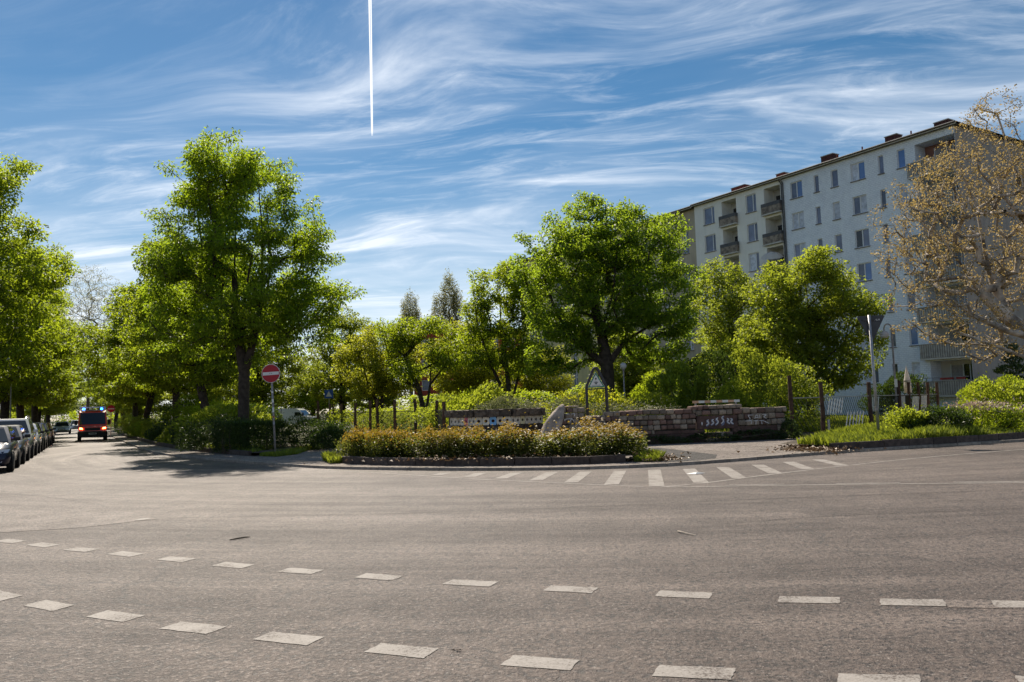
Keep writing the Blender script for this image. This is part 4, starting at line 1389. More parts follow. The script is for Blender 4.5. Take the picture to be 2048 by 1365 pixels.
rf = empty('slat_fence', (0, 0, 0.13), 0, 'fence of brown timber posts with slanting rods and white slats, right of the stone wall', 'fence')
FR = [(11.2, 32.5, 2.42), (12.28, 32.0, 2.1), (15.5, 35.0, 2.1), (19.2, 40.0, 2.22), (21.9, 44.5, 2.2), (23.0, 45.6, 2.2), (24.5, 47.5, 2.2), (25.6, 48.5, 2.2)]
for i, (x, y_, h) in enumerate(FR):
    o = post_mesh(70 + i, h, 0.085).build('post', 'post_wood', rf)
    o.location = (x, y_, 0)
for i, (a, b_) in enumerate(zip(FR, FR[1:])):
    A, B = Vector((a[0], a[1], 0)), Vector((b_[0], b_[1], 0))
    L = (B - A).length
    U = (B - A).normalized()
    zt, zb = (1.50, 0.10)
    MB().bar(A + Vector((0, 0, zt)), B + Vector((0, 0, zt)), 0.035, 0.035).build('top_rail', 'rail_grey', rf)
    MB().bar(A + Vector((0, 0, zb)), B + Vector((0, 0, zb)), 0.035, 0.035).build('bottom_rail', 'iron', rf)
    sgn = -1 if i % 2 else 1
    k = 0.15
    lean = 0.75
    while k < L + lean:
        u0, u1 = (k - lean, k)
        z0_, z1_ = (zt, zb)
        # clip to the panel
        if u0 < 0.05:
            z0_ = zt - (zt - zb) * (0.05 - u0) / lean
            u0 = 0.05
        if u1 > L - 0.05:
            z1_ = zb + (zt - zb) * (u1 - L + 0.05) / lean
            u1 = L - 0.05
        if u1 > u0 + 0.03:
            MB().tube([A + U * u0 + Vector((0, 0, z0_)), A + U * u1 + Vector((0, 0, z1_))], 0.010, 5).build('rod', 'iron', rf)
        k += 0.19
    # white slats in stepped groups
    groups = {1: [(0.35, 1.75, 0.82, 1.44, 6), (1.9, 3.7, 0.22, 0.86, 6)], 2: [(0.2, 1.6, 0.8, 1.44, 5)], 3: [(0.6, 2.6, 0.84, 1.44, 6)], 4: [(0.1, 1.2, 0.30, 1.40, 6)], 5: [(0.1, 1.6, 0.3, 1.44, 7)]}.get(i, [])
    for (u0, u1, z0_, z1_, n) in groups:
        for q in range(n):
            u = u0 + (u1 - u0) * q / n
            p0 = A + U * u + Vector((0, 0, z0_ + 0.02 * math.sin(q * 2.0)))
            p1 = A + U * (u + 0.42 * (z1_ - z0_) / 0.6 * 0.62) + Vector((0, 0, z1_))
            nrm = Vector((U.y, -U.x, 0)) * 0.03
            MB().bar(p0 + nrm, p1 + nrm, 0.055, 0.02, up=(U.y, -U.x, 0)).build('slat', 'rod_white', rf)
bpst = MB().tube([(12.43, 31.85, 0.1), (12.43, 31.85, 0.75)], 0.05, 8).build('marker_post', 'galv')
tag(bpst, 'short grey metal marker post at the foot of the brown fence post', 'post')

# closed parasol behind the fence
pc = empty('closed_parasol', (22.75, 46.3, 0.13), 0, 'closed white parasol standing behind the slat fence', 'parasol')
MB().tube([(0, 0, 0), (0, 0, 3.15)], 0.025, 6).build('pole', 'win_frame', pc)
MB().lathe([(0.20, 1.62), (0.19, 2.2), (0.165, 2.30), (0.185, 2.33), (0.17, 2.36), (0.08, 2.85), (0.03, 3.1), (0.01, 3.18)], 12).build('canopy', 'canvas', pc, smooth=True)
MB().lathe([(0.195, 0), (0.195, 0.05)], 12, (0, 0, 2.27)).build('strap', 'rail_grey', pc)
MB().lathe([(0.3, 0), (0.3, 0.08), (0.05, 0.12)], 12).build('base', 'galv_dull', pc)

# ------------------------------------------------------------------ vehicles (local x: forward, y: left)
def loft(m, rings, close=True):
    n = len(rings[0])
    o = len(m.v)
    for r in rings:
        m.v.extend(r)
    for i in range(len(rings) - 1):
        for k in range(n):
            j = (k + 1) % n
            m.f.append((o + i * n + k, o + i * n + j, o + (i + 1) * n + j, o + (i + 1) * n + k))
    if close:
        m.f.append(tuple(o + k for k in reversed(range(n))))
        m.f.append(tuple(o + (len(rings) - 1) * n + k for k in range(n)))
    return m


def wheel(parent, x, y, r, w=0.2):
    s = 1 if y > 0 else -1
    wo = MB().lathe([(r * .62, -w / 2), (r * .93, -w / 2), (r, -w * .35), (r, w * .35), (r * .93, w / 2), (r * .62, w / 2)], 20).build('wheel', 'tyre', parent, smooth=False)
    wo.location = (x, y, r)
    wo.rotation_euler = (R(-90 * s), 0, 0)
    rm = MB().lathe([(r * .63, w * .42), (r * .56, w * .47), (r * .15, w * .36), (r * .05, w * .44)], 20).build('rim', 'rim', wo)
    return wo


def car(label, mat, loc, ang, L=4.2, Wd=1.76, H=1.46, hood=0.95, belt=0.92, suv=False, group=None, roof_rails=False, cat='car', simple=False):
    o = empty('parked_car' if group else 'car', loc, ang, label, cat, group)
    xf, xr = L / 2, -L / 2
    w = Wd / 2
    gc = 0.20 if not suv else 0.26
    hz = belt - 0.10
    # body stations: x, half width, z of sill, z of shoulder, z of deck centre
    stn = [(xf, w * .70, gc + .12, hz - .28, hz - .26), (xf - .10, w * .84, gc + .02, hz - .16, hz - .13), (xf - .35, w * .95, gc, hz - .04, hz + .01), (xf - .8, w, gc, hz + .04, hz + .09),
           (xf - hood - .15, w, gc, belt, belt + .06), (0, w, gc, belt + .02, belt + .06), (xr + .8, w * .99, gc, belt + .05, belt + .08), (xr + .3, w * .94, gc + .02, belt + .04, belt + .05),
           (xr + .08, w * .86, gc + .06, belt - .02, belt), (xr, w * .74, gc + .16, belt - .12, belt - .1)]
    rings = []
    for x, hw_, z0, z1, zc in stn:
        half = [(hw_ * .80, z0), (hw_ * .97, z0 + .10), (hw_, (z0 + z1) / 2), (hw_ * .985, z1 - .12), (hw_ * .91, z1), (hw_ * .45, zc)]
        rings.append([(x, y, z) for y, z in half] + [(x, -y, z) for y, z in reversed(half)])
    loft(MB(), rings).build('body', mat, o, smooth=False, bevel=0.0)
    bo = o.children[0] if o.children else [q for q in bpy.data.objects if q.parent is o][0]
    bo.data.polygons.foreach_set('use_smooth', [True] * len(bo.data.polygons))
    # cabin
    cf, cr = xf - hood - .05, xr + (.12 if suv else .25)
    rf_, rr_ = xf - hood - .85, xr + (.30 if suv else .65)
    b0 = belt + .0
    cab = []
    for f in (0.0, 0.25, 0.55, 0.85, 1.0):
        z = b0 + (H - b0) * f
        e = f ** 1.0
        x1 = cf + (rf_ - cf) * e
        x0 = cr + (rr_ - cr) * e
        hw_ = w * (.90 - .20 * f ** 1.3)
        cn_ = .06 + .05 * f
        cab.append([(x1, hw_ - cn_, z), (x1 - cn_, hw_, z), (x0 + cn_, hw_, z), (x0, hw_ - cn_, z), (x0, -hw_ + cn_, z), (x0 + cn_, -hw_, z), (x1 - cn_, -hw_, z), (x1, -hw_ + cn_, z)])
    top = [(x * 0.9 + (rf_ + rr_) / 2 * .1, y * .82, H + .035) for x, y, z in cab[-1]]
    loft(MB(), cab + [top]).build('cabin', mat, o)

    def lerp_ring(i, f):
        a, b_ = cab[0], cab[-1]
        p, q = Vector(a[i]), Vector(b_[i])
        z = b0 + (H - b0) * f
        return Vector((p.x + (q.x - p.x) * f, w * (.90 - .20 * f ** 1.3) * (1 if p.y > 0 else -1) if i in (1, 2, 5, 6) else
                       (1 if p.y > 0 else -1) * (w * (.90 - .20 * f ** 1.3) - (.06 + .05 * f)), z))
    ws = MB()
    off = Vector((0.012, 0, 0.006))
    ws.add([lerp_ring(7, .08) + off, lerp_ring(0, .08) + off, lerp_ring(0, .90) + off, lerp_ring(7, .90) + off], [(0, 1, 2, 3)])
    ws.build('windscreen', 'car_glass', o)
    off = Vector((-0.012, 0, 0.006))
    MB().add([lerp_ring(3, .15) + off, lerp_ring(4, .15) + off, lerp_ring(4, .88) + off, lerp_ring(3, .88) + off], [(0, 1, 2, 3)]).build('rear_window', 'car_glass', o)
    for s, (i, j) in ((1, (1, 2)), (-1, (6, 5))):
        offv = Vector((0, s * 0.012, 0))
        for (u0, u1, v0, v1) in ((.06, .47, .04, .50), (.52, .93, .53, .96)):
            a0, a1 = lerp_ring(i, .12), lerp_ring(j, .12)
            c0, c1 = lerp_ring(i, .86), lerp_ring(j, .86)
            q = [a0.lerp(a1, u0), a0.lerp(a1, u1), c0.lerp(c1, v1 if u0 > .5 else u1), c0.lerp(c1, u0 if u0 > .5 else v0 + .04)]
            MB().add([p + offv for p in q], [(0, 1, 2, 3)]).build('side_window', 'car_glass', o)
        mr = MB()
        mr.box(cf - .30, cf - .16, min(s * (w - .02), s * (w + .17)), max(s * (w - .02), s * (w + .17)), belt + .06, belt + .20)
        mr.build('mirror', 'black_plastic' if not suv else mat, o, bevel=0.03)
    for x in (xf - .82, xr + .80):
        for s in (1, -1):
            MB().lathe([(.36, 0), (.36, .012)], 18).build('wheel_arch', 'black_plastic', o).matrix_local = Matrix.Translation((x, s * (w + .001) - (0.012 if s > 0 else 0), .34)) @ Matrix.Rotation(R(-90), 4, 'X')
            wheel(o, x, s * (w - .07), .315 if not suv else .35)
    for s in (1, -1):
        hl = MB()
        zc = hz - .14
        hl.add([(xf - .075, s * w * .48, zc - .07), (xf - .16, s * w * .89, zc - .05), (xf - .26, s * w * .94, zc + .06), (xf - .10, s * w * .50, zc + .05)], [(0, 1, 2, 3)])
        hl.v = [(x + .055, y, z) for x, y, z in hl.v]
        hl.build('headlight', 'headlight', o)
        MB().lathe([(.055, 0), (.05, .02)], 10).build('fog_lamp', 'headlight', o).matrix_local = Matrix.Translation((xf - .055, s * w * .66, gc + .17)) @ Matrix.Rotation(R(90), 4, 'Y')
        MB().box(xr - .012, xr + .10, s * w * .72 - .10, s * w * .72 + .10, belt - .26, belt - .06).build('tail_light', 'sign_red', o)
    MB().box(xf - .03, xf + .012, -w * .42, w * .42, hz - .30, hz - .16).build('grille', 'black_plastic', o, bevel=0.01)
    MB().box(xf - .04, xf + .008, -w * .60, w * .60, gc + .13, gc + .27).build('air_intake', 'black_plastic', o, bevel=0.01)
    pl = MB().box(xf + .009, xf + .022, -.26, .26, gc + .28, gc + .39).build('number_plate', 'plate', o)
    MB().box(xf + .0225, xf + .0235, -.20, .20, gc + .305, gc + .365).build('characters', 'plate_ink', pl)
    if roof_rails:
        for s in (1, -1):
            MB().tube([(rf_ - .1, s * w * .62, H + .03), (rf_ - .2, s * w * .62, H + .08), (rr_ + .3, s * w * .62, H + .08), (rr_ + .2, s * w * .62, H + .03)], .018, 6).build('roof_rail', 'rim', o)
    return o


CD = Vector((-0.4685, 0.8835))           # the row of parked cars runs away from us
CF0 = Vector((-16.05, 25.65))
cang = math.atan2(-CD.y, -CD.x)
perp = Vector((-CD.y, CD.x))             # to the left of the row
row = [('dark blue hatchback, nearest of the cars parked on the left', 'car_blue', 4.1, 1.74, 1.45, False, False, 0.0),
       ('dark grey car parked behind the dark blue hatchback', 'car_grey', 4.3, 1.76, 1.45, False, False, 5.2),
       ('silver-grey tall off-road car with roof rails in the parked row', 'car_silver', 4.5, 1.86, 1.72, True, True, 10.6),
       ('silver car parked right behind the tall off-road car', 'car_silver', 4.3, 1.78, 1.47, False, False, 16.2),
       ('dark grey car with its mirror out, fifth in the parked row', 'car_grey', 4.3, 1.78, 1.50, False, False, 21.6),
       ('black car, sixth in the parked row', 'car_black', 4.4, 1.80, 1.48, False, False, 27.2),
       ('dark red car at the far end of the parked row', 'car_red', 4.2, 1.76, 1.46, False, False, 32.8)]
for (lab, mt, L, Wd, H, suv, rr, s) in row:
    c = CF0 + CD * (s + L / 2) + perp * (Wd / 2)
    car(lab, mt, (c.x, c.y, 0.005), cang, L, Wd, H, suv=suv, roof_rails=rr, belt=0.92 if not suv else 1.05, group='cars parked along the left kerb')
for (lab, mt, X, Y, H, suv) in (('silver car driving up the far street behind the red van', 'car_silver', -54.6, 97.0, 1.45, False), ('white car far along the street, behind the silver one', 'car_white', -66.5, 122.0, 1.6, True),
                                ('small dark car at the very end of the street', 'car_black', -78.0, 146.0, 1.5, False)):
    car(lab, mt, (X, Y, 0.005), cang, 4.3, 1.78, H, suv=suv, belt=0.92 if not suv else 1.02)


def van(name, label, mat, loc, ang, L, Wd, H, nose, lower=None, lights=False):
    o = empty(name, loc, ang, label, 'van')
    w = Wd / 2
    xf, xr = L / 2, -L / 2
    bz = 0.34
    # side profile, front to the right
    hood_z = 1.18
    prof = [(xr, bz), (xf - .12, bz), (xf, bz + .14), (xf - .02, .78), (xf - .13, 1.02), (xf - nose, hood_z), (xf - nose - .62, H - .20), (xf - nose - .95, H - .03), (xf - nose - 1.4, H), (xr + .1, H), (xr, H - .1)]
    m = MB()
    k = len(prof)
    ins = []
    for (x, z) in prof:
        t = max(0.0, (z - 1.05) / (H - 1.05))
        front = max(0.0, (x - (xf - .5)) / .5)
        ins.append(w * (1 - .10 * t ** 1.4) - .10 * front ** 2)
    vs = []
    for (x, z), yy_ in zip(prof, ins):
        vs.append((x, yy_, z))
    for (x, z), yy_ in zip(prof, ins):
        vs.append((x, -yy_, z))
    fs = [(i, (i + 1) % k, k + (i + 1) % k, k + i) for i in range(k)]
    tri = tessellate_polygon([[Vector((p[0], p[1], 0)) for p in prof]])
    fs += [tuple(t) for t in tri] + [tuple(k + i for i in reversed(t)) for t in tri]
    m.add(vs, fs)
    m.build('body', mat, o, bevel=0.035)

    def on_ws(f, s):
        a, b_ = Vector((xf - nose, 0, hood_z)), Vector((xf - nose - .62, 0, H - .20))
        p = a.lerp(b_, f)
        t = max(0.0, (p.z - 1.05) / (H - 1.05))
        return Vector((p.x + .014, s * (w * (1 - .10 * t ** 1.4) - .09), p.z + .008))
    wsn = MB().add([on_ws(.06, -1), on_ws(.06, 1), on_ws(.97, 1), on_ws(.97, -1)], [(0, 1, 2, 3)]).build('windscreen', 'car_glass', o)
    for s in (-1, 1):
        def side(x, z):
            t = max(0.0, (z - 1.05) / (H - 1.05))
            return (x, s * (w * (1 - .10 * t ** 1.4) + .012), z)
        MB().add([side(xf - nose - .20, 1.24), side(xf - nose - 1.15, 1.24), side(xf - nose - 1.15, H - .42), side(xf - nose - .62, H - .42)], [(0, 1, 2, 3)]).build('side_window', 'car_glass', o)
        MB().box(xf - nose - .18, xf - nose - .06, min(s * (w + .02), s * (w + .24)), max(s * (w + .02), s * (w + .24)), 1.22, 1.58).build('mirror', 'black_plastic', o, bevel=0.03)
        for x in (xf - .95, xr + 1.0):
            MB().lathe([(.42, 0), (.42, .012)], 18).build('wheel_arch', 'black_plastic', o).matrix_local = Matrix.Translation((x, s * (w + .001) - (.012 if s > 0 else 0), .40)) @ Matrix.Rotation(R(-90), 4, 'X')
            wheel(o, x, s * (w - .10), .35, .24)
        h = MB()
        h.add([(xf - .02, s * w * .66, .90), (xf - .08, s * w * .88, .91), (xf - .14, s * w * .89, 1.02), (xf - .08, s * w * .70, 1.0)], [(0, 1, 2, 3)])
        h.v = [(x + .05, y, z) for x, y, z in h.v]
        h.build('headlight', 'headlight_lit' if lights else 'headlight', o)
    MB().box(xf - .06, xf + .02, -w * .52, w * .52, .80, 1.0).build('grille', 'black_plastic', o, bevel=0.015)
    MB().box(xf - .20, xf + .035, -w * .93, w * .93, .28, .74).build('bumper', 'black_plastic', o, bevel=0.05)
    pl = MB().box(xf + .036, xf + .048, -.26, .26, .50, .61).build('number_plate', 'plate', o)
    MB().box(xf + .0485, xf + .0495, -.21, .21, .525, .585).build('characters', 'plate_ink', pl)
    return o, (xf, xr, w)


av, (xf, xr, w) = van('rescue_van', 'red-orange rescue van with lit blue roof lights and headlights driving towards us', 'rescue_red', (-33.4, 63.6, 0.005), cang, 5.6, 2.0, 2.36, 0.98, lights=True)
for s in (-1, 1):
    MB().lathe([(.085, 0), (.09, .09), (.07, .15), (.03, .17)], 12, (xf - 2.25, s * .62, 2.362)).build('blue_light', 'blue_light', av, smooth=True)
MB().box(xf - 2.42, xf - 2.12, -.72, .72, 2.361, 2.375).build('light_bar_base', 'black_plastic', av)
ladder = MB()
for s in (-1, 1):
    ladder.bar((xf - 2.6, s * .88, 2.58), (xr + .2, s * .88, 2.58), .05, .05)
    for x in (xf - 2.6, xf - 3.9, xr + .2):
        ladder.bar((x, s * .88, 2.36), (x, s * .88, 2.56), .04, .04, up=(1, 0, 0))
for x in (xf - 2.62, xf - 3.9, xr + .2):
    ladder.bar((x, -.9, 2.60), (x, .9, 2.60), .05, .04)
ladder.build('roof_rack', 'rim', av)
MB().box(xf - 1.86, xf - 1.72, -.50, .50, 2.29, 2.32).build('roof_stripe', 'plate', av)

wv, _d = van('white_van', 'white panel van parked beyond the trimmed hedge', 'car_white', (-24.6, 90.0, 0.14), R(-8), 5.0, 1.95, 2.05, 0.95)

# ------------------------------------------------------------------ small background things
pk = empty('barrier_plank', (8.35, 33.2, 0.14), R(12), 'red and white barrier plank lying in the scrub above the stone wall', 'barrier')
for s in (-.9, .9):
    MB().box(s - .03, s + .03, -.03, .03, 0.0, 1.40).build('leg', 'rail_grey', pk)
for i in range(8):
    MB().box(-1.05 + i * .2625, -1.05 + (i + 1) * .2625 - .003, -.055, -.031, 1.40, 1.50).build('stripe', 'sign_white' if i % 2 else 'canvas_orange', pk)


def small_sign(loc, ang, label, shape, mats, hgt=2.4, size=0.3):
    o = empty('traffic_sign', loc, ang, label, 'sign')
    MB().tube([(0, 0, 0), (0, 0, hgt + size)], 0.03, 8).build('post', 'galv', o)
    if shape == 'disc':
        a = MB().lathe([(size, 0), (size, .012)], 20).build('disc', mats[0], o)
        a.location = (0, -.035, hgt)
        a.rotation_euler = (R(90), 0, 0)
        MB().box(-size * .8, size * .8, -.052, -.048, hgt - size * .16, hgt + size * .16).build('white_bar', mats[1], o)
    else:
        MB().box(-size, size, -.047, -.035, hgt - size, hgt + size).build('plate', mats[0], o)
        MB().prism([(-size * .7, hgt - size * .6), (size * .7, hgt - size * .6), (0, hgt + size * .65)], 'y', -.052, -.048).build('white_triangle', mats[1], o)
    return o


pm('sign_blue', (0.03, 0.10, 0.38), 0.08, 5.0, 0.5)
small_sign((-33.9, 67.5, 0.08), R(20), 'small red no-entry sign by the kerb behind the red van', 'disc', ('sign_red', 'sign_white'))
small_sign((-15.2, 66.0, 0.14), 0, 'small blue crossing sign with white triangle beyond the rod fence', 'square', ('sign_blue', 'sign_white'), 3.0, 0.36)

tent = empty('market_tent', (-51.8, 76.0, 0.08), R(20), 'pale red-edged canopy tent behind the trees at the far left', 'tent')
MB().add([(-2, -1.5, 2.5), (2, -1.5, 2.5), (2, 1.5, 2.5), (-2, 1.5, 2.5), (0, 0, 3.6)], [(0, 1, 4), (1, 2, 4), (2, 3, 4), (3, 0, 4)]).build('canopy', 'canvas', tent)
MB().box(-2, 2, -1.53, -1.5, 2.25, 2.5).build('valance', 'sign_red', tent)
for x in (-1.9, 1.9):
    for y_ in (-1.4, 1.4):
        MB().tube([(x, y_, 0), (x, y_, 2.5)], .03, 6).build('pole', 'galv', tent)

# ------------------------------------------------------------------ vegetation
def leaf_quads(rng, P, D, size, wid=0.62, fold=0.22, droop=0.0):
    """one kite-shaped folded leaf at every point P, pointing along D"""
    n = len(P)
    D = D / np.maximum(np.linalg.norm(D, axis=1, keepdims=True), 1e-6)
    up = rng.normal(size=(n, 3)) * 0.55 + np.array([0, 0, 1.0])
    Sd = np.cross(D, up)
    Sd /= np.maximum(np.linalg.norm(Sd, axis=1, keepdims=True), 1e-6)
    N = np.cross(Sd, D)
    L = (size * rng.uniform(0.65, 1.25, n))[:, None]
    V = np.empty((n, 4, 3))
    V[:, 0] = P
    V[:, 1] = P + D * L * 0.5 + Sd * L * wid / 2 + N * L * fold
    V[:, 2] = P + D * L
    V[:, 3] = P + D * L * 0.5 - Sd * L * wid / 2 + N * L * fold
    F = np.arange(n * 4).reshape(n, 4)
    return V.reshape(-1, 3), F


def in_ellipsoids(rng, ells, n, shell):
    """random points in a union of ellipsoids, crowded towards their outer shell"""
    vol = np.array([e[3] * e[4] * e[5] for e in ells])
    idx = rng.choice(len(ells), n, p=vol / vol.sum())
    E = np.array(ells)[idx]
    d = rng.normal(size=(n, 3))
    d /= np.linalg.norm(d, axis=1, keepdims=True)
    r = shell + (1 - shell) * rng.uniform(0, 1, n) ** 0.5
    return E[:, :3] + d * E[:, 3:] * r[:, None]


def edges_mesh(name, pos, par, rad, mat, sides=6):
    """tapered tubes for every node that has a parent"""
    ids = [i for i in range(len(par)) if par[i] >= 0]
    A = pos[[par[i] for i in ids]]
    B = pos[ids]
    ra = np.minimum(rad[[par[i] for i in ids]], rad[ids] * 1.5)
    rb = rad[ids]
    d = B - A
    ln = np.maximum(np.linalg.norm(d, axis=1, keepdims=True), 1e-6)
    d = d / ln
    ref = np.where(np.abs(d[:, 2:3]) > 0.9, np.array([[1.0, 0, 0]]), np.array([[0, 0, 1.0]]))
    s = np.cross(d, ref)
    s /= np.linalg.norm(s, axis=1, keepdims=True)
    t = np.cross(d, s)
    n = len(ids)
    V = np.empty((n, 2 * sides, 3))
    for k in range(sides):
        a = 2 * math.pi * k / sides
        o = s * math.cos(a) + t * math.sin(a)
        V[:, k] = A - d * ra[:, None] * 0.25 + o * ra[:, None]
        V[:, sides + k] = B + d * rb[:, None] * 0.25 + o * rb[:, None]
    F = []
    base = np.arange(n)[:, None] * 2 * sides
    for k in range(sides):
        j = (k + 1) % sides
        F.append(base + np.array([[k, j, sides + j, sides + k]]))
    F = np.concatenate(F)
    me = np_mesh(name, V.reshape(-1, 3), F, mat)
    me.polygons.foreach_set('use_smooth', [True] * len(me.polygons))
    return me


def roughen(rng, ells, k=5, f0=0.26, f1=0.44, shrink=0.88):
    """knobs of foliage standing out of every crown lobe, so that the outline is uneven"""
    out = []
    for e in ells:
        e = np.array(e, float)
        out.append(np.concatenate([e[:3], e[3:] * shrink]))
        for _ in range(k):
            d = rng.normal(size=3)
            d[2] = d[2] * 0.8 + 0.25
            d /= np.linalg.norm(d)
            f = rng.uniform(f0, f1)
            r = e[3:].min() * f * np.array([1.15, 1.15, 0.8])
            out.append(np.concatenate([e[:3] + d * e[3:] * rng.uniform(0.80, 1.0), r * 1.25]))
    return [tuple(x) for x in out]


def grow(rng, trunk, ells, n, shell, carve=0.0, seg=0.55, up=0.35, wob=0.10):
    """trunk: list of stems, each a list of points. Tips are joined one by one to the nearest branch."""
    pos, par = [], []
    for st in trunk:
        prev = -1
        if len(pos):
            d = [np.linalg.norm(np.array(st[0]) - p) for p in pos]
            prev = int(np.argmin(d))
            st = st[1:]
        for p in st:
            pos.append(np.array(p, float))
            par.append(prev)
            prev = len(pos) - 1
    # evenly spread tips: of a few candidates keep the one farthest from the others
    cand = in_ellipsoids(rng, ells, n * 6, shell)
    tips = [cand[0]]
    arr = np.empty((n, 3))
    arr[0] = cand[0]
    kk = rng.normal(size=(4, 3)) * 1.5
    ph = rng.uniform(0, 6.28, 4)
    dens = 1.0 + 0.28 * carve * np.sin(cand @ kk.T + ph).sum(1)
    for i in range(1, n):
        c = cand[i * 6:i * 6 + 6]
        dm = np.linalg.norm(c[:, None, :] - arr[None, :i, :], axis=2).min(1) * np.maximum(dens[i * 6:i * 6 + 6], 0.1)
        arr[i] = c[int(np.argmax(dm))]
    tips = arr
    ax = np.array(trunk[0][-1])
    low = np.array(trunk[0][0])
    key = np.linalg.norm((tips - (low + ax) / 2) * np.array([1, 1, 0.6]), axis=1)
    tips = tips[np.argsort(key)]
    ends = []
    start = 1
    for tp in tips:
        Pn = np.array(pos)
        dv = tp - Pn
        dist = np.linalg.norm(dv, axis=1)
        pen = np.maximum(0, -dv[:, 2]) * 1.1 + np.maximum(0, trunk[0][1][2] - Pn[:, 2]) * 2.0
        j = int(np.argmin(dist + pen))
        a = Pn[j]
        L = dist[j]
        k = max(1, int(L / seg))
        prev = j
        side = rng.normal(size=3) * wob * L
        for q in range(1, k + 1):
            f = q / k
            p = a + (tp - a) * f + np.array([0, 0, -up * L * f * (1 - f)]) * (1 if rng.random() < .7 else -0.6) + side * f * (1 - f) * 2
            pos.append(p)
            par.append(prev)
            prev = len(pos) - 1
        ends.append(prev)
    return np.array(pos), par, ends, tips


def radii(pos, par, r_tip, r_base, power=2.2):
    n = len(pos)
    w = np.zeros(n)
    has = np.zeros(n, bool)
    for i in range(n - 1, -1, -1):
        if not has[i]:
            w[i] = 1.0
        if par[i] >= 0:
            w[par[i]] += w[i] if True else 0
            has[par[i]] = True
    r = w ** (1 / power)
    f = (r - 1) / max(r.max() - 1, 1e-6)
    return r_tip + (r_base - r_tip) * f


TREES = {}


def tree(name, label, loc, trunk, ells, leaf, bark, n=300, per=60, size=0.16, rc=0.55, rbase=0.28, rtip=0.012, shell=0.45, carve=0.6, seed=1, up=0.3, group=None,
         cat='tree', droop=0.35, flat=0.7, rz=0.0, sides=6, power=2.2, wid=0.62, seg=0.55, wob=0.10, knobs=6):
    rng = np.random.default_rng(seed)
    if knobs:
        ells = roughen(rng, ells, knobs)
    pos, par, ends, tips = grow(rng, trunk, ells, n, shell, carve, up=up, seg=seg, wob=wob)
    rad = radii(pos, par, rtip, rbase, power)
    o = empty(name, loc, rz, label, cat, group)
    # root flare
    link('trunk', edges_mesh('trunk', pos, par, rad, bark, sides), o)
    # leaves round the tips and along the last bits of the twigs
    C = pos[ends]
    Pp = pos[[par[e] if par[e] >= 0 else e for e in ends]]
    idx = np.repeat(np.arange(len(C)), per)
    f = rng.uniform(0, 1, len(idx))[:, None] ** 0.6
    ctr = Pp[idx] + (C[idx] - Pp[idx]) * f
    off = rng.normal(size=(len(idx), 3))
    off = off / np.linalg.norm(off, axis=1, keepdims=True) * rng.uniform(0.15, 1, (len(idx), 1)) ** 0.5 * rc * np.array([1, 1, flat])
    P = ctr + off
    D = off + rng.normal(size=off.shape) * rc * 0.5 + np.array([0, 0, -droop * rc])
    V, F = leaf_quads(rng, P, D, size, wid)
    link('crown', np_mesh('crown', V, F, leaf), o)
    return o


def again(src, label, loc, rz, sc=1.0, group=None):
    c = copy_tree(src)
    c.location = loc
    c.rotation_euler = (0, 0, rz)
    c.scale = (sc, sc, sc) if not isinstance(sc, tuple) else sc
    c['label'] = label
    if group:
        c['group'] = group
    elif 'group' in c:
        del c['group']
    return c


# --- the big chestnut in front of the street
tree('chestnut_tree', 'tall upright chestnut tree with fresh green crown behind the no-entry sign', (-12.2, 36.2, 0.15),
     [[(0, 0, -0.2), (0.0, 0, 1.4), (0.03, 0, 3.4), (-0.25, 0, 5.2), (-0.45, 0.1, 8.0), (-0.3, 0, 11.0), (-0.25, 0, 13.4)],
      [(0.03, 0, 3.4), (0.45, -0.1, 4.6), (0.85, 0, 6.8), (0.9, 0, 9.5), (0.7, 0, 12.2)],
      [(-0.25, 0, 5.2), (-1.2, 0.3, 7.0), (-2.0, 0.4, 9.0), (-2.3, 0.3, 11.5)]],
     [(-0.3, 0, 11.6, 2.5, 2.6, 2.7), (0.1, 0, 8.6, 3.9, 3.9, 2.5), (-1.8, 0, 11.0, 1.6, 1.8, 2.4), (0.6, 0, 6.2, 4.6, 4.2, 1.7), (-2.6, 0.4, 7.4, 2.2, 2.2, 2.4), (3.3, 0, 6.5, 1.7, 1.8, 1.3),
      (1.6, 0, 10.6, 2.0, 2.0, 2.0), (-2.2, 0, 5.2, 2.6, 2.4, 1.2), (2.0, 0, 4.9, 2.2, 2.2, 1.0), (-2.0, 0, 12.0, 1.7, 1.8, 1.5), (1.3, 0, 12.0, 1.7, 1.8, 1.4), (-2.6, 0, 9.6, 1.9, 2.0, 1.6), (2.6, 0, 8.6, 1.6, 2.0, 1.6)],
     'leaf_chestnut', 'bark_dark', n=600, per=150, size=0.145, rc=0.46, flat=0.6, rbase=0.25, seed=4, carve=0.8, shell=0.35, droop=0.55, wid=0.5, rtip=0.014)

# --- avenue trees on the park side of the street (one grown, others turned copies)
av1 = tree('avenue_tree', 'leaning avenue tree next behind the tall chestnut on the park side', (-18.0, 47.0, 0.15),
           [[(0, 0, -0.2), (0, 0, 1.5), (-0.3, 0, 3.0), (-0.8, 0.2, 5.0), (-1.0, 0.2, 8.0), (-0.8, 0, 10.5)],
            [(-0.3, 0, 3.0), (0.8, 0.3, 4.6), (1.6, 0.4, 7.0), (1.8, 0.4, 9.0)], [(-0.8, 0.2, 5.0), (-2.2, -0.2, 6.8), (-3.0, -.3, 8.6)]],
           [(-0.6, 0, 8.6, 3.6, 3.6, 3.0), (-1.6, 0, 6.0, 3.6, 3.8, 2.0), (1.8, 0, 6.6, 2.6, 2.8, 2.6), (0, 0, 4.4, 4.0, 4.0, 1.2)],
           'leaf_avenue', 'bark_dark', n=400, per=105, size=0.185, rc=0.54, flat=0.6, rbase=0.25, seed=8, carve=0.6, droop=0.5, group='trees along the park side of the street')
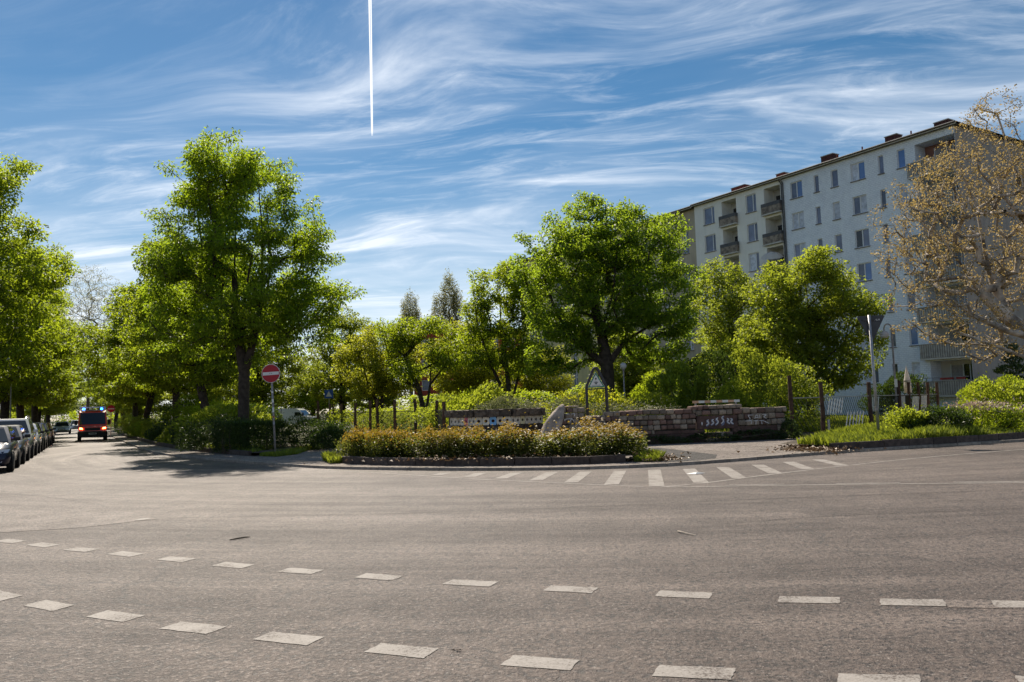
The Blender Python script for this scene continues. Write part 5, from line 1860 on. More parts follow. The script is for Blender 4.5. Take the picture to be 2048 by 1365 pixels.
again(av1, 'avenue tree with forked dark trunk, third on the park side', (-24.2, 57.5, 0.15), 1.9, (1.0, 1.0, 1.02), 'trees along the park side of the street')
again(av1, 'avenue tree leaning over the street, fourth on the park side', (-31.6, 69.0, 0.15), 3.6, (1.15, 1.15, 1.08), 'trees along the park side of the street')
again(av1, 'avenue tree far along the street, fifth on the park side', (-39.2, 83.0, 0.15), 5.1, (1.05, 1.05, 0.95), 'trees along the park side of the street')
again(av1, 'avenue tree near the far street end, sixth on the park side', (-51.5, 106.0, 0.15), 0.7, (1.1, 1.1, 0.95), 'trees along the park side of the street')
again(av1, 'last avenue tree seen over the street end', (-66.5, 134.0, 0.15), 2.7, (1.2, 1.2, 0.95), 'trees along the park side of the street')

# --- avenue trees on the far (left) side
lv1 = tree('avenue_tree', 'tall full-leaved tree at the left edge over the parked cars', (-31.6, 46.0, 0.12),
           [[(0, 0, -0.2), (0, 0, 2.0), (0.1, 0, 4.6), (0.3, 0, 8.0), (0.2, 0, 12.0), (0, 0, 15.5)], [(0.1, 0, 4.6), (1.4, 0, 6.6), (2.2, 0, 9.5)], [(0.1, 0, 4.6), (-1.6, 0, 7.0), (-2.2, 0, 10.0)]],
           [(-0.4, 0, 13.6, 3.2, 3.4, 4.2), (0.2, 0, 8.6, 4.6, 4.6, 3.2), (0.2, 0, 5.2, 4.4, 4.4, 2.0), (2.0, 0, 10.5, 2.4, 2.4, 2.4)],
           'leaf_avenue', 'bark_dark', n=560, per=105, size=0.19, rc=0.55, flat=0.6, rbase=0.27, seed=15, carve=0.7, droop=0.5, group='trees along the left side of the street')
again(lv1, 'street tree with dark straight trunk, second on the left side', (-36.2, 57.0, 0.12), 2.2, (1.05, 1.05, 0.86), 'trees along the left side of the street')
again(lv1, 'street tree, third on the left side', (-40.6, 66.0, 0.12), 4.0, (1.08, 1.08, 0.82), 'trees along the left side of the street')
again(lv1, 'street tree, fourth on the left side', (-47.2, 79.0, 0.12), 5.3, (1.1, 1.1, 0.82), 'trees along the left side of the street')
again(lv1, 'street tree, fifth on the left side', (-57.5, 97.0, 0.12), 1.2, (0.95, 0.95, 0.66), 'trees along the left side of the street')
again(lv1, 'street tree near the far end on the left side', (-72.0, 124.0, 0.12), 3.1, (1.1, 1.1, 0.70), 'trees along the left side of the street')
again(lv1, 'tree closing the view at the end of the street', (-98.0, 168.0, 0.12), 0.4, (1.6, 1.6, 0.80), 'trees along the left side of the street')
again(lv1, 'broad tree behind the cars at the left edge', (-44.0, 52.0, 0.12), 4.7, (1.0, 1.0, 0.8), 'trees along the left side of the street')

for i, (x, y_, s) in enumerate(((50.0, 64.0, 0.8), (62.0, 58.0, 0.75), (70.0, 82.0, 0.9))):
    again(lv1, ['green tree beyond the gable of the white block, nearest', 'green tree right of the plane tree beyond the bed', 'green tree far beyond the gable of the white block'][i], (x, y_, 0.12), i * 2.1, s, 'trees beyond the gable')
# bare-twigged tree over the street
tree('bare_tree', 'thin bare-twigged tree rising over the street avenue', (-59.5, 112.0, 0.1),
     [[(0, 0, 0), (0, 0, 8), (0.4, 0, 14), (0.2, 0, 20)]], [(0, 0, 17.5, 5.0, 5.0, 6.0)], 'leaf_poplar', 'bark_grey', n=800, per=10, size=0.16, rc=0.4, rbase=0.24, seed=21, carve=0.2, shell=0.05, rtip=0.010, sides=4, up=-0.12, wob=0.015, seg=1.3, knobs=0, power=1.7)

# --- the big park tree
tree('park_tree', 'big round-crowned tree with a thick dark trunk in the middle of the park', (5.35, 45.0, 0.13),
     [[(0, 0, -0.2), (0, 0, 1.6), (-0.05, 0, 3.6), (-0.3, 0, 5.5), (-0.8, 0.2, 8.0), (-1.0, 0.2, 11.0)],
      [(-0.05, 0, 3.6), (1.0, 0, 5.0), (1.9, 0.2, 7.2), (2.3, 0.2, 10.0)], [(-0.05, 0, 3.6), (-1.6, -0.3, 4.9), (-2.8, -0.3, 6.6), (-3.4, -.2, 8.6)],
      [(1.0, 0, 5.0), (2.6, -.5, 5.9), (3.9, -.6, 7.0)], [(-0.3, 0, 5.5), (0.3, -1.2, 7.6), (0.6, -1.5, 10.0)]],
     [(0.5, 0, 10.6, 3.4, 3.4, 2.7), (-1.5, 0, 9.8, 2.8, 3.0, 2.5), (2.4, 0, 9.6, 2.6, 2.8, 2.3), (-2.6, 0, 7.8, 2.4, 3.2, 2.7), (3.3, 0, 7.2, 2.1, 3.0, 2.6), (0.2, -0.6, 7.2, 3.4, 3.4, 2.2), (-2.6, 0, 4.9, 2.2, 2.6, 1.9), (2.8, 0, 4.9, 2.2, 2.6, 1.6)],
     'leaf_maple', 'bark_dark', n=640, per=115, size=0.165, rc=0.46, flat=0.6, rbase=0.40, seed=31, power=2.0, carve=0.7, shell=0.42, droop=0.45, rtip=0.016)

# --- looser tree left of it
tree('park_tree', 'loose light-crowned tree with several thin stems left of the big park tree', (-0.2, 51.5, 0.13),
     [[(0, 0, -0.2), (0.0, 0, 1.5), (-0.2, 0, 4.0), (-0.5, 0, 7.0), (-0.5, 0, 10.2)], [(0, 0, 1.5), (0.7, 0.2, 4.0), (1.2, 0.2, 7.5), (1.2, 0, 10.0)], [(0, 0, 1.5), (-1.2, 0, 4.2), (-2.0, 0, 6.8), (-2.2, 0, 9.0)]],
     [(-0.6, 0, 9.0, 1.9, 2.2, 2.2), (-1.6, 0, 6.8, 1.8, 2.2, 2.2), (1.2, 0, 8.6, 1.8, 2.0, 2.2), (0.0, 0, 5.0, 2.5, 2.5, 1.8)],
     'leaf_avenue', 'bark_dark', n=300, per=84, size=0.165, rc=0.46, rbase=0.20, seed=33, carve=0.9, shell=0.3, rtip=0.013)

# --- yellow-green and smaller trees behind the rod fence
ylw = tree('young_tree', 'yellow-green leafy young tree behind the rod fence', (-9.9, 60.0, 0.13),
           [[(0, 0, -0.2), (0, 0, 1.5), (0.1, 0, 4.0), (0.0, 0, 7.4)], [(0, 0, 1.5), (-1.0, 0, 3.6), (-1.5, 0, 5.6)], [(0, 0, 1.5), (1.1, 0, 3.8), (1.6, 0, 5.8)]],
           [(0, 0, 6.0, 2.2, 2.2, 2.4), (-0.9, 0, 4.2, 2.0, 2.2, 2.0), (1.2, 0, 4.2, 2.0, 2.2, 2.0)],
           'leaf_yellow', 'bark_dark', n=260, per=90, size=0.165, rc=0.46, rbase=0.16, seed=41, carve=0.5)
again(ylw, 'yellow-green tree in front of the red house, right of the forked tree', (-3.6, 64.0, 0.13), 2.0, (1.25, 1.25, 1.05))
again(ylw, 'low yellow-green tree at the back of the park, left of the big trunk', (1.8, 66.0, 0.13), 4.1, (1.1, 1.1, 0.8))
drk = tree('park_tree', 'dark-trunked round tree behind the white van', (-15.4, 72.0, 0.13),
           [[(0, 0, -0.2), (0, 0, 2.0), (0.1, 0, 5.0), (0.0, 0, 9.8)], [(0, 0, 2.0), (-1.8, 0, 4.6), (-2.8, 0, 7.0)], [(0, 0, 2.0), (1.6, 0, 5.0), (2.2, 0, 7.6)]],
           [(0, 0, 8.0, 2.6, 2.6, 2.6), (-1.6, 0, 5.6, 2.6, 2.6, 2.2), (1.4, 0, 5.6, 2.6, 2.6, 2.2), (0, 0, 3.4, 3.2, 3.0, 1.0)],
           'leaf_bright', 'bark_dark', n=320, per=90, size=0.19, rc=0.52, flat=0.6, rbase=0.30, seed=43, carve=0.5)
again(drk, 'bright green tree left of the white van at the park edge', (-21.2, 68.0, 0.13), 1.0, (0.9, 0.9, 0.85))
tree('park_tree', 'open forked tree with dark rising stems in front of the red house', (-6.1, 55.0, 0.13),
     [[(0, 0, -0.2), (0.0, 0, 0.9), (-0.4, 0, 3.0), (-1.3, 0, 5.2), (-1.9, 0, 7.4)], [(0, 0, 0.9), (0.4, 0, 3.2), (0.5, 0, 5.4), (1.0, 0, 7.6)], [(0.4, 0, 3.2), (1.5, 0.2, 4.6), (2.0, 0.2, 6.4)]],
     [(-1.6, 0, 6.6, 1.6, 1.8, 1.4), (0.9, 0, 6.8, 1.6, 1.8, 1.3), (-1.2, 0, 4.4, 1.6, 1.8, 1.2), (1.8, 0, 5.4, 1.4, 1.6, 1.4)],
     'leaf_avenue', 'bark_dark', n=190, per=72, size=0.16, rc=0.42, rbase=0.19, seed=45, carve=0.9, shell=0.3)

# --- right: slim tree, maple by the fence
tree('park_tree', 'slim pale green tree in front of the cream apartment block', (13.9, 50.5, 0.13),
     [[(0, 0, -0.2), (0, 0, 2.0), (0.05, 0, 5.0), (0.0, 0, 10.2)], [(0, 0, 2.0), (-0.9, 0, 4.6), (-1.4, 0, 7.2)], [(0, 0, 2.0), (1.0, 0, 4.6), (1.5, 0, 7.2)]],
     [(0, 0, 8.6, 1.6, 1.8, 2.0), (-0.5, 0, 6.4, 2.0, 2.2, 2.0), (0.6, 0, 4.4, 2.6, 2.6, 2.2)],
     'leaf_bright', 'bark_dark', n=280, per=84, size=0.16, rc=0.44, rbase=0.15, seed=51, carve=0.6)
tree('maple_tree', 'dense bright green maple right of centre, in front of the white block', (15.5, 42.0, 0.13),
     [[(0, 0, -0.2), (0, 0, 1.2), (0.1, 0, 3.4), (0.2, 0, 6.0), (0.1, 0, 8.6)], [(0, 0, 1.2), (-1.4, 0, 3.2), (-2.0, 0, 5.2)], [(0, 0, 1.2), (1.6, 0, 3.2), (2.4, 0, 5.6)]],
     [(0.3, 0, 7.0, 2.6, 2.6, 2.1), (-1.2, 0, 5.0, 2.0, 2.4, 2.0), (1.8, 0, 5.4, 2.0, 2.4, 1.8), (-1.0, -0.4, 3.3, 2.2, 2.2, 1.5), (1.6, 0, 3.2, 1.8, 2.2, 1.2), (-1.8, -.4, 2.2, 1.6, 1.6, 1.2), (0.6, -.2, 2.4, 1.6, 1.6, 0.9)],
     'leaf_bright', 'bark_dark', n=500, per=100, size=0.155, rc=0.43, flat=0.6, rbase=0.20, seed=53, carve=0.5, shell=0.45)

# --- plane tree at the right edge: thick pale limbs, sparse golden young leaves
tree('plane_tree', 'large plane tree with pale limbs and golden young leaves at the right edge', (25.6, 36.5, 0.15),
     [[(0, 0, -0.2), (-0.1, 0, 1.6), (-0.6, 0, 3.0), (-1.7, 0, 3.9), (-3.0, -.1, 4.9), (-4.2, -.2, 6.2), (-5.2, -.2, 7.8), (-6.2, -.3, 9.2), (-7.6, -.3, 10.0)],
      [(-0.1, 0, 1.6), (0.3, 0.2, 4.5), (-0.4, .3, 8.0), (-1.6, 0.4, 11.5), (-2.4, 0.3, 14.6)],
      [(-3.0, -.1, 4.9), (-3.4, .3, 7.4), (-3.6, .5, 10.2), (-4.4, .5, 12.4)],
      [(-0.4, .3, 8.0), (-2.2, -.4, 9.6), (-4.0, -.6, 11.6), (-5.4, -.6, 13.0)],
      [(-1.7, 0, 3.9), (-3.6, -1.0, 4.2), (-5.4, -1.5, 4.9), (-7.2, -1.6, 6.4)],
      [(-0.6, 0, 3.0), (-2.6, -.9, 2.9), (-4.6, -1.4, 3.6), (-6.2, -1.5, 4.2)]],
     [(-6.6, -.2, 9.4, 2.4, 2.6, 1.9), (-4.6, 0, 11.6, 2.4, 2.6, 1.7), (-7.2, -1.0, 6.4, 1.7, 2.2, 1.7), (-4.6, -.4, 7.6, 2.4, 2.6, 1.8), (-2.4, .3, 14.2, 1.5, 1.8, 1.8), (-2.0, 0, 11.0, 2.4, 2.4, 2.0),
      (-5.0, -1.2, 4.2, 2.4, 1.8, 1.2), (-1.4, 0, 7.2, 2.0, 2.2, 2.0), (0.8, 0.5, 10.5, 2.6, 2.6, 3.5), (-7.6, -.6, 8.0, 1.6, 2.0, 1.6), (-6.6, -1.2, 4.6, 2.0, 1.8, 1.3), (-3.2, -1.0, 3.6, 2.0, 1.6, 1.0)],
     'leaf_plane', 'bark_plane', n=900, per=26, size=0.105, rc=0.30, rbase=0.42, seed=61, carve=0.35, shell=0.25, droop=0.25, rtip=0.012, power=2.0, sides=7, seg=0.4, wob=0.16)

# --- poplars on the skyline
pop = tree('poplar_tree', 'slender bare poplar on the skyline, right and taller of two', (-11.9, 150.0, 0.1),
           [[(0, 0, 0), (0, 0, 10), (0.2, 0, 20), (0.4, 0, 27.0)], [(0, 0, 10), (-1.6, 0, 16), (-2.2, 0, 22)], [(0, 0, 10), (1.4, 0, 17), (1.8, 0, 24)]],
           [(0.3, 0, 21.5, 1.5, 1.8, 6.0), (-1.9, 0, 17.5, 1.2, 1.6, 6.0), (1.6, 0, 19.0, 1.2, 1.6, 6.0)], 'leaf_poplar', 'bark_grey', knobs=0, n=360, per=36, size=0.24, rc=0.6, rbase=0.35, seed=71, carve=0.3, flat=1.6, up=-0.5, rtip=0.03, sides=4)
again(pop, 'slender bare poplar on the skyline, left and lower of two', (-21.4, 168.0, 0.1), 1.4, (1.15, 1.15, 0.97))

# --- trees closing the back of the park
bk = [(-33, 96, 1.0, 0.9, 'green tree far back between the chestnut and the white van'), (-26, 104, 1.1, 0.8, 'far back tree above the white van'), (-17, 98, 1.0, 0.75, 'far back tree behind the dark-trunked tree'),
      (9.5, 66, 0.9, 0.72, 'background tree right behind the big park tree'), (16.5, 62, 0.85, 0.65, 'background tree left of the slim pale tree'), (-43, 92, 1.0, 0.8, 'background tree behind the avenue trunks, left'),
      (-30, 78, 0.9, 0.75, 'background tree behind the avenue trunks, right')]
for i, (x, y_, s, sz, lab) in enumerate(bk):
    again(drk, lab, (x, y_, 0.13), i * 1.3, (s, s, sz), 'trees at the back of the park')


# --- shrubs and hedges
def shrub(name, label, loc, ells, leaf, n=3000, size=0.09, shell=0.7, seed=1, stems=7, cat='shrub', group=None, rz=0, wid=0.6, upw=0.3, leaf2=None, split=None, carve=0.0, box=None, height=None, stem_mat='stem', knobs=7, shoots=0.12):
    rng = np.random.default_rng(seed)
    o = empty(name, loc, rz, label, cat, group)
    if box:
        x0, x1, y0, y1, z0, z1 = box
        P = rng.uniform((x0, y0, z0), (x1, y1, z1), (n, 3))
        ax = rng.integers(0, 5, n)
        sh = rng.uniform(0, 0.10, n)
        P[ax == 0, 0] = x0 + sh[ax == 0]
        P[ax == 1, 0] = x1 - sh[ax == 1]
        P[ax == 2, 1] = y0 + sh[ax == 2]
        P[ax == 3, 1] = y1 - sh[ax == 3]
        P[ax == 4, 2] = z1 - sh[ax == 4]
        P += rng.normal(size=P.shape) * 0.045
        ctr = np.array([(x0 + x1) / 2, (y0 + y1) / 2, z0])
    else:
        ells = roughen(rng, ells, knobs, 0.25, 0.5, 0.9)
        P = in_ellipsoids(rng, ells, int(n * (1 + carve)), shell)
        if carve:
            k = rng.normal(size=(5, 3)) * 2.6
            f = np.sin(P @ k.T + rng.uniform(0, 6.28, 5)).sum(1) + rng.normal(size=len(P)) * 0.9
            P = P[np.argsort(-f)][:n]
        P = P[P[:, 2] > 0.02]
        ctr = np.array(ells[0][:3]) * np.array([1, 1, 0.3])
    sp_ = rng.random(len(P)) < shoots
    P[sp_, 2] += rng.exponential(0.09, sp_.sum()) * (P[sp_, 2] > np.median(P[:, 2]))
    D = (P - ctr) * 0.6 + rng.normal(size=P.shape) * 0.5 + np.array([0, 0, upw])
    V, F = leaf_quads(rng, P, D, size, wid)
    if leaf2 is not None:
        top = np.repeat(P[:, 2] + rng.normal(size=len(P)) * 0.13 > split, 1)
        Va = V.reshape(-1, 4, 3)
        for sel, mt, nm in ((~top, leaf, 'foliage'), (top, leaf2, 'young_shoots')):
            VV = Va[sel].reshape(-1, 3)
            link(nm, np_mesh(nm, VV, np.arange(len(VV)).reshape(-1, 4), mt), o)['kind'] = 'stuff'
    else:
        link('foliage', np_mesh('foliage', V, F, leaf), o)
    if stems:
        m = MB()
        tops = P[rng.choice(len(P), stems, replace=False)]
        for t in tops:
            b0 = np.array([t[0] * 0.5 + ctr[0] * 0.5, t[1] * .5 + ctr[1] * .5, -0.03]) if not box else np.array([t[0], t[1], -0.03])
            mid = (b0 + t) / 2 + rng.normal(size=3) * 0.05
            m.tube([b0, mid, t], [0.018, 0.013, 0.005], 5)
        m.build('stems', stem_mat, o, fix=False)['kind'] = 'stuff'
    return o


hd = []
hr = random.Random(9)
hl = catmull([(-5.1, 25.6), (-4.2, 24.5), (-2.9, 23.55), (-1.1, 22.75), (1.0, 22.3), (3.2, 22.35)], 0.42)
for i, (x, y_) in enumerate(hl):
    for dy in (-0.42, 0.42):
        hd.append((x + hr.uniform(-.1, .1), y_ + dy, 0.27 + hr.uniform(-.05, .05), 0.55 + hr.uniform(-.1, .1), 0.52, 0.50 + hr.uniform(-0.10, 0.12)))
shrub('red_tipped_hedge', 'long low hedge with red-brown young shoots in the kerbed bed at centre', (0, 0, 0.22), hd, 'leaf_hedge_low', n=60000, size=0.075, shell=0.2, knobs=4, shoots=0.10, seed=5, stems=40, cat='hedge', leaf2='leaf_hedge_red', split=0.56, carve=0.25, upw=0.35)
shrub('trimmed_hedge', 'dark trimmed box-shaped hedge behind the no-entry sign', (-10.7, 32.6, 0.18), [], 'leaf_dark', n=16000, size=0.06, seed=6, stems=14, cat='hedge', box=(-1.15, 1.05, -0.9, 0.9, 0.0, 1.12), rz=R(-25))
shrub('dark_shrub', 'dark spreading shrub right of the trimmed hedge', (-8.9, 35.4, 0.15), [(0, 0, 0.5, 1.3, 1.2, 0.75), (0.9, 0, 0.4, 0.9, 0.9, 0.55)], 'leaf_dark', n=9000, size=0.08, seed=7)
shrub('dark_shrub', 'low dark shrub beside the path left of the red-tipped hedge', (-7.6, 33.2, 0.15), [(0, 0, 0.30, 0.95, 0.8, 0.50)], 'leaf_dark', n=6000, size=0.08, seed=9)
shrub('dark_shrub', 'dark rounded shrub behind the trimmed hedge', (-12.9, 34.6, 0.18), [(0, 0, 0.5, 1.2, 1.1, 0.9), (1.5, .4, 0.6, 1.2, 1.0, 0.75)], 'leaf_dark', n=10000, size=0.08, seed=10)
shrub('bright_shrub', 'bright yellow-green shrub under the tall chestnut', (-14.6, 40.2, 0.15), [(0, 0, 0.9, 1.6, 1.2, 1.25), (1.3, 0, 0.7, 1.2, 1.0, 1.0), (-1.4, 0, 0.6, 1.0, 1.0, 0.8)], 'leaf_bright', n=9000, size=0.14, seed=11, carve=0.4)
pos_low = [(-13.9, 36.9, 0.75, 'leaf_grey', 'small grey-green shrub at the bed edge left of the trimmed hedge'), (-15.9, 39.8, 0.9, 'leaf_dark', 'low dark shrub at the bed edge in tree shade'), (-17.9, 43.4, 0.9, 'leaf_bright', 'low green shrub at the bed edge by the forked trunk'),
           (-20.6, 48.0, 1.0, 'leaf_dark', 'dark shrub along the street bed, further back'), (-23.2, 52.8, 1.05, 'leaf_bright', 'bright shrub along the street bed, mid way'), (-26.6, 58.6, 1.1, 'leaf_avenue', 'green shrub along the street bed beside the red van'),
           (-30.2, 65.5, 1.2, 'leaf_bright', 'bright shrub along the street bed behind the red van'), (-35.0, 75.0, 1.4, 'leaf_avenue', 'green shrub along the far street bed'), (-40.5, 85.5, 1.6, 'leaf_bright', 'bright shrub near the far end of the street bed')]
for i, (x, y_, s, lf2, lab) in enumerate(pos_low):
    shrub('bed_shrub', lab, (x, y_, 0.18), [(0, 0, 0.36 * s, 1.0 * s, 0.8 * s, 0.5 * s), (-0.8 * s, 1.0 * s, 0.5 * s, 0.9 * s, 0.9 * s, 0.7 * s)], lf2, n=5000, size=0.10, seed=100 + i, group='shrubs along the street bed', carve=0.3)
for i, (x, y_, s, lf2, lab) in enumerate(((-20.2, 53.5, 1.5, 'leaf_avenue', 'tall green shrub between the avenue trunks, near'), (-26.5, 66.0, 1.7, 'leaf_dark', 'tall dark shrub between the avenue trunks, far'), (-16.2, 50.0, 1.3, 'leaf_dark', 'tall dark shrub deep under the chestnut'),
                                          (-46.5, 70.0, 1.5, 'leaf_avenue', 'green shrub behind the parked cars, near'), (-54.0, 84.0, 1.7, 'leaf_bright', 'green shrub behind the parked cars, far'))):
    shrub('tall_shrub', lab, (x, y_, 0.15), [(0, 0, 0.8 * s, 1.5 * s, 1.2 * s, 0.9 * s), (-1.4 * s, 1.2 * s, 0.7 * s, 1.4 * s, 1.2 * s, 0.8 * s)], lf2, n=7000, size=0.15, seed=120 + i)
for i, (x, y_, s, lf2, lab) in enumerate(((-33.5, 42.0, 1.0, 'leaf_avenue', 'green hedge on the far footway at the left edge'), (-38.0, 49.5, 1.1, 'leaf_bright', 'green hedge on the far footway left of the globe lamp'),
                                          (-62.0, 93.0, 1.4, 'leaf_avenue', 'shrubs on the far footway halfway along the street'), (-76.0, 118.0, 1.8, 'leaf_avenue', 'shrubs on the far footway near the street end'),
                                          (-92.0, 158.0, 3.0, 'leaf_avenue', 'dense greenery closing the street end, left part'), (-84.0, 170.0, 3.0, 'leaf_dark', 'dense greenery closing the street end, right part'), (-74.0, 160.0, 2.6, 'leaf_avenue', 'greenery right of the street end'))):
    shrub('far_shrub', lab, (x, y_, 0.1), [(0, 0, 0.7 * s, 2.2 * s, 1.2 * s, 0.9 * s), (-2.4 * s, 1.6 * s, 0.8 * s, 1.8 * s, 1.2 * s, 1.0 * s)], lf2, n=6000, size=0.12 * s + 0.06, seed=140 + i)
# behind the walls
shrub('grey_shrub', 'grey-green arching shrub above the tile wall', (-0.55, 32.0, 0.14), [(0, 0, 1.0, 1.5, 0.8, 0.85), (1.1, 0.3, 0.9, 0.9, 0.7, 0.7)], 'leaf_grey', n=9000, size=0.07, seed=14, stems=26, carve=0.5, stem_mat='dead_twig')
shrub('green_bush', 'leafy green bush left of the grey-green shrub', (-2.6, 35.0, 0.14), [(0, 0, 1.0, 1.4, 1.0, 1.1), (1.4, 0, 1.0, 1.2, 1.0, 1.3)], 'leaf_bright', n=9000, size=0.13, seed=16, carve=0.4)
shrub('fence_bramble', 'bramble thicket growing behind the rod fence', (-8.2, 48.5, 0.14), [(-1.6, 0, 0.7, 1.8, 0.8, 0.9), (0.6, -1.5, 0.8, 2.0, 0.9, 0.9), (2.8, -5.0, 0.8, 1.6, 1.0, 0.9), (4.0, -8.5, 0.7, 1.0, 1.0, 0.8)], 'leaf_bright', n=15000, size=0.10, seed=17, stems=30, carve=0.35)
shrub('wall_bush', 'bright yellow-green bush behind the right half of the stone wall', (7.85, 37.6, 0.14), [(0, 0, 1.7, 1.3, 1.0, 1.3), (-0.7, 0, 0.8, 1.2, 0.9, 0.9), (0.6, 0, 2.4, 0.8, 0.7, 0.7)], 'leaf_bright', n=7500, size=0.15, seed=18, carve=0.6)
shrub('yew', 'dark yew shrub behind the stone wall under the slim tree', (11.4, 45.5, 0.14), [(0, 0, 2.2, 1.9, 1.5, 2.4), (1.3, 0, 1.6, 1.4, 1.3, 1.8)], 'leaf_dark', n=14000, size=0.13, seed=19)
shrub('arching_shrub', 'arching light green shrub over the right end of the stone wall', (11.3, 35.6, 0.14), [(0, 0, 1.9, 1.9, 1.3, 1.7), (-1.6, 0, 1.1, 1.3, 1.0, 0.8), (1.3, .2, 1.4, 1.2, 1.1, 1.3)], 'leaf_bright', n=15000, size=0.10, seed=20, stems=26, carve=0.55)
shrub('wall_shrub', 'loose scrub with dry stems behind the middle of the stone wall', (3.6, 32.5, 0.14), [(0, 0, 0.9, 1.9, 0.7, 0.7), (2.2, 0.6, 0.8, 1.3, 0.7, 0.6), (-1.4, 0, 1.0, 0.9, 0.7, 0.8)], 'leaf_grey', n=7000, size=0.075, seed=22, stems=46, carve=0.6, stem_mat='dead_twig')
shrub('wall_shrub', 'yellow-green undergrowth around the park sign posts', (3.9, 35.5, 0.14), [(0, 0, 1.2, 1.6, 0.8, 1.2), (2.0, 0, 1.0, 1.5, 0.8, 1.0), (-2.0, 0, 1.1, 1.2, 0.8, 1.1)], 'leaf_yellow', n=8000, size=0.12, seed=23, carve=0.5)
shrub('back_thicket', 'deep green thicket at the back of the park left of centre', (-1.0, 57.0, 0.14), [(-1.5, 0, 1.3, 2.6, 1.4, 1.6), (2.4, 0, 1.2, 2.6, 1.4, 1.5), (6.5, 0, 1.4, 2.6, 1.4, 1.8)], 'leaf_avenue', n=14000, size=0.17, seed=24)
shrub('back_thicket', 'deep green thicket behind the big trunk on the right', (12.5, 54.0, 0.14), [(-2.5, 0, 1.4, 2.6, 1.4, 1.9), (1.4, 0, 1.3, 2.4, 1.4, 1.7), (5.0, -2, 1.2, 2.2, 1.4, 1.5)], 'leaf_avenue', n=14000, size=0.17, seed=25)
shrub('back_thicket', 'deep green thicket behind the white van', (-24.0, 101.0, 0.14), [(-9, 0, 1.8, 5, 2, 2.2), (0, 0, 1.8, 6, 2, 2.3), (10, 0, 1.6, 6, 2, 2.0), (20, 0, 1.7, 6, 2, 2.2)], 'leaf_avenue', n=15000, size=0.32, seed=26)
shrub('low_growth', 'dark ivy and weeds along the foot of the stone wall', (6.2, 29.85, 0.07), [(-2.6, -.5, 0.12, 1.2, 0.22, 0.25), (-0.8, -.12, 0.10, 1.2, 0.22, 0.22), (1.1, 0.28, 0.12, 1.2, 0.22, 0.26), (3.0, .72, 0.14, 1.3, 0.25, 0.30), (4.3, 1.0, 0.3, 0.4, 0.3, 0.5)], 'leaf_dark', n=8000, size=0.07, seed=27, stems=8, cat='ivy')
# by the white block
shrub('domed_bush', 'dark domed bush against the white block behind the fence', (24.3, 50.0, 0.14), [(0, 0, 1.4, 1.25, 1.1, 1.7), (-1.5, 0, 1.0, 0.9, 0.9, 1.3)], 'leaf_dark', n=9000, size=0.12, seed=28)
shrub('round_hedge', 'rounded green hedge in front of the gable, left part', (28.3, 48.6, 0.14), [(0, 0, 1.1, 1.15, 1.0, 1.15)], 'leaf_avenue', n=6500, size=0.10, seed=29, shell=0.8)
shrub('round_hedge', 'rounded green hedge in front of the gable, right part', (30.6, 49.4, 0.14), [(0, 0, 1.15, 1.5, 1.0, 1.25)], 'leaf_avenue', n=8000, size=0.10, seed=30, shell=0.8)
shrub('conifer', 'dark layered conifer against the grey gable', (33.2, 53.2, 0.14), [(0, 0, 1.2, 1.5, 1.2, 0.5), (0.1, 0, 2.1, 1.2, 1.0, 0.4), (-.1, 0, 2.9, 1.0, .8, 0.4), (0.1, 0, 3.6, 0.7, .6, 0.4), (0, 0, 4.2, .4, .4, .4), (2.0, -1.0, .9, 1.4, 1.0, 1.0)], 'leaf_dark', n=9000, size=0.15, seed=32)
# right bed
shrub('bed_bush', 'yellow-green bush in the grass bed just right of the give-way post', (12.95, 26.9, 0.2), [(0, 0, 0.45, 0.8, 0.7, 0.5)], 'leaf_bright', n=4500, size=0.085, seed=34, shell=0.3, carve=0.5)
shrub('bed_bush', 'dark green bush in the middle of the grass bed', (14.3, 26.55, 0.2), [(0, 0, 0.48, 0.85, 0.6, 0.52), (-.9, .1, .35, .6, .5, .42)], 'leaf_dark', n=5500, size=0.08, seed=35, shell=0.35, carve=0.4)
shrub('flowering_bush', 'bush with pale blossoms in the grass bed near the right edge', (15.9, 27.6, 0.2), [(0, 0, 0.55, 1.1, 0.7, 0.60), (1.1, .3, 0.45, 0.9, 0.6, 0.5)], 'leaf_avenue', n=8000, size=0.08, seed=36, leaf2='leaf_flower', split=0.86, stems=18)
shrub('bed_bush', 'tall light green bush in the grass bed before the round hedges', (18.4, 30.2, 0.2), [(0, 0, 0.95, 1.2, 0.9, 0.75), (-1.0, 0, 0.6, 0.8, 0.7, 0.6), (.3, 0, 1.35, .6, .5, .45)], 'leaf_bright', n=6500, size=0.10, seed=37, stems=20, carve=0.4)
shrub('bed_bush', 'low green bush in the grass bed at the right edge', (18.6, 28.5, 0.2), [(0, 0, 0.35, 0.9, 0.6, 0.40), (1.6, .5, .35, 1.0, .6, .40)], 'leaf_bright', n=6000, size=0.08, seed=38)


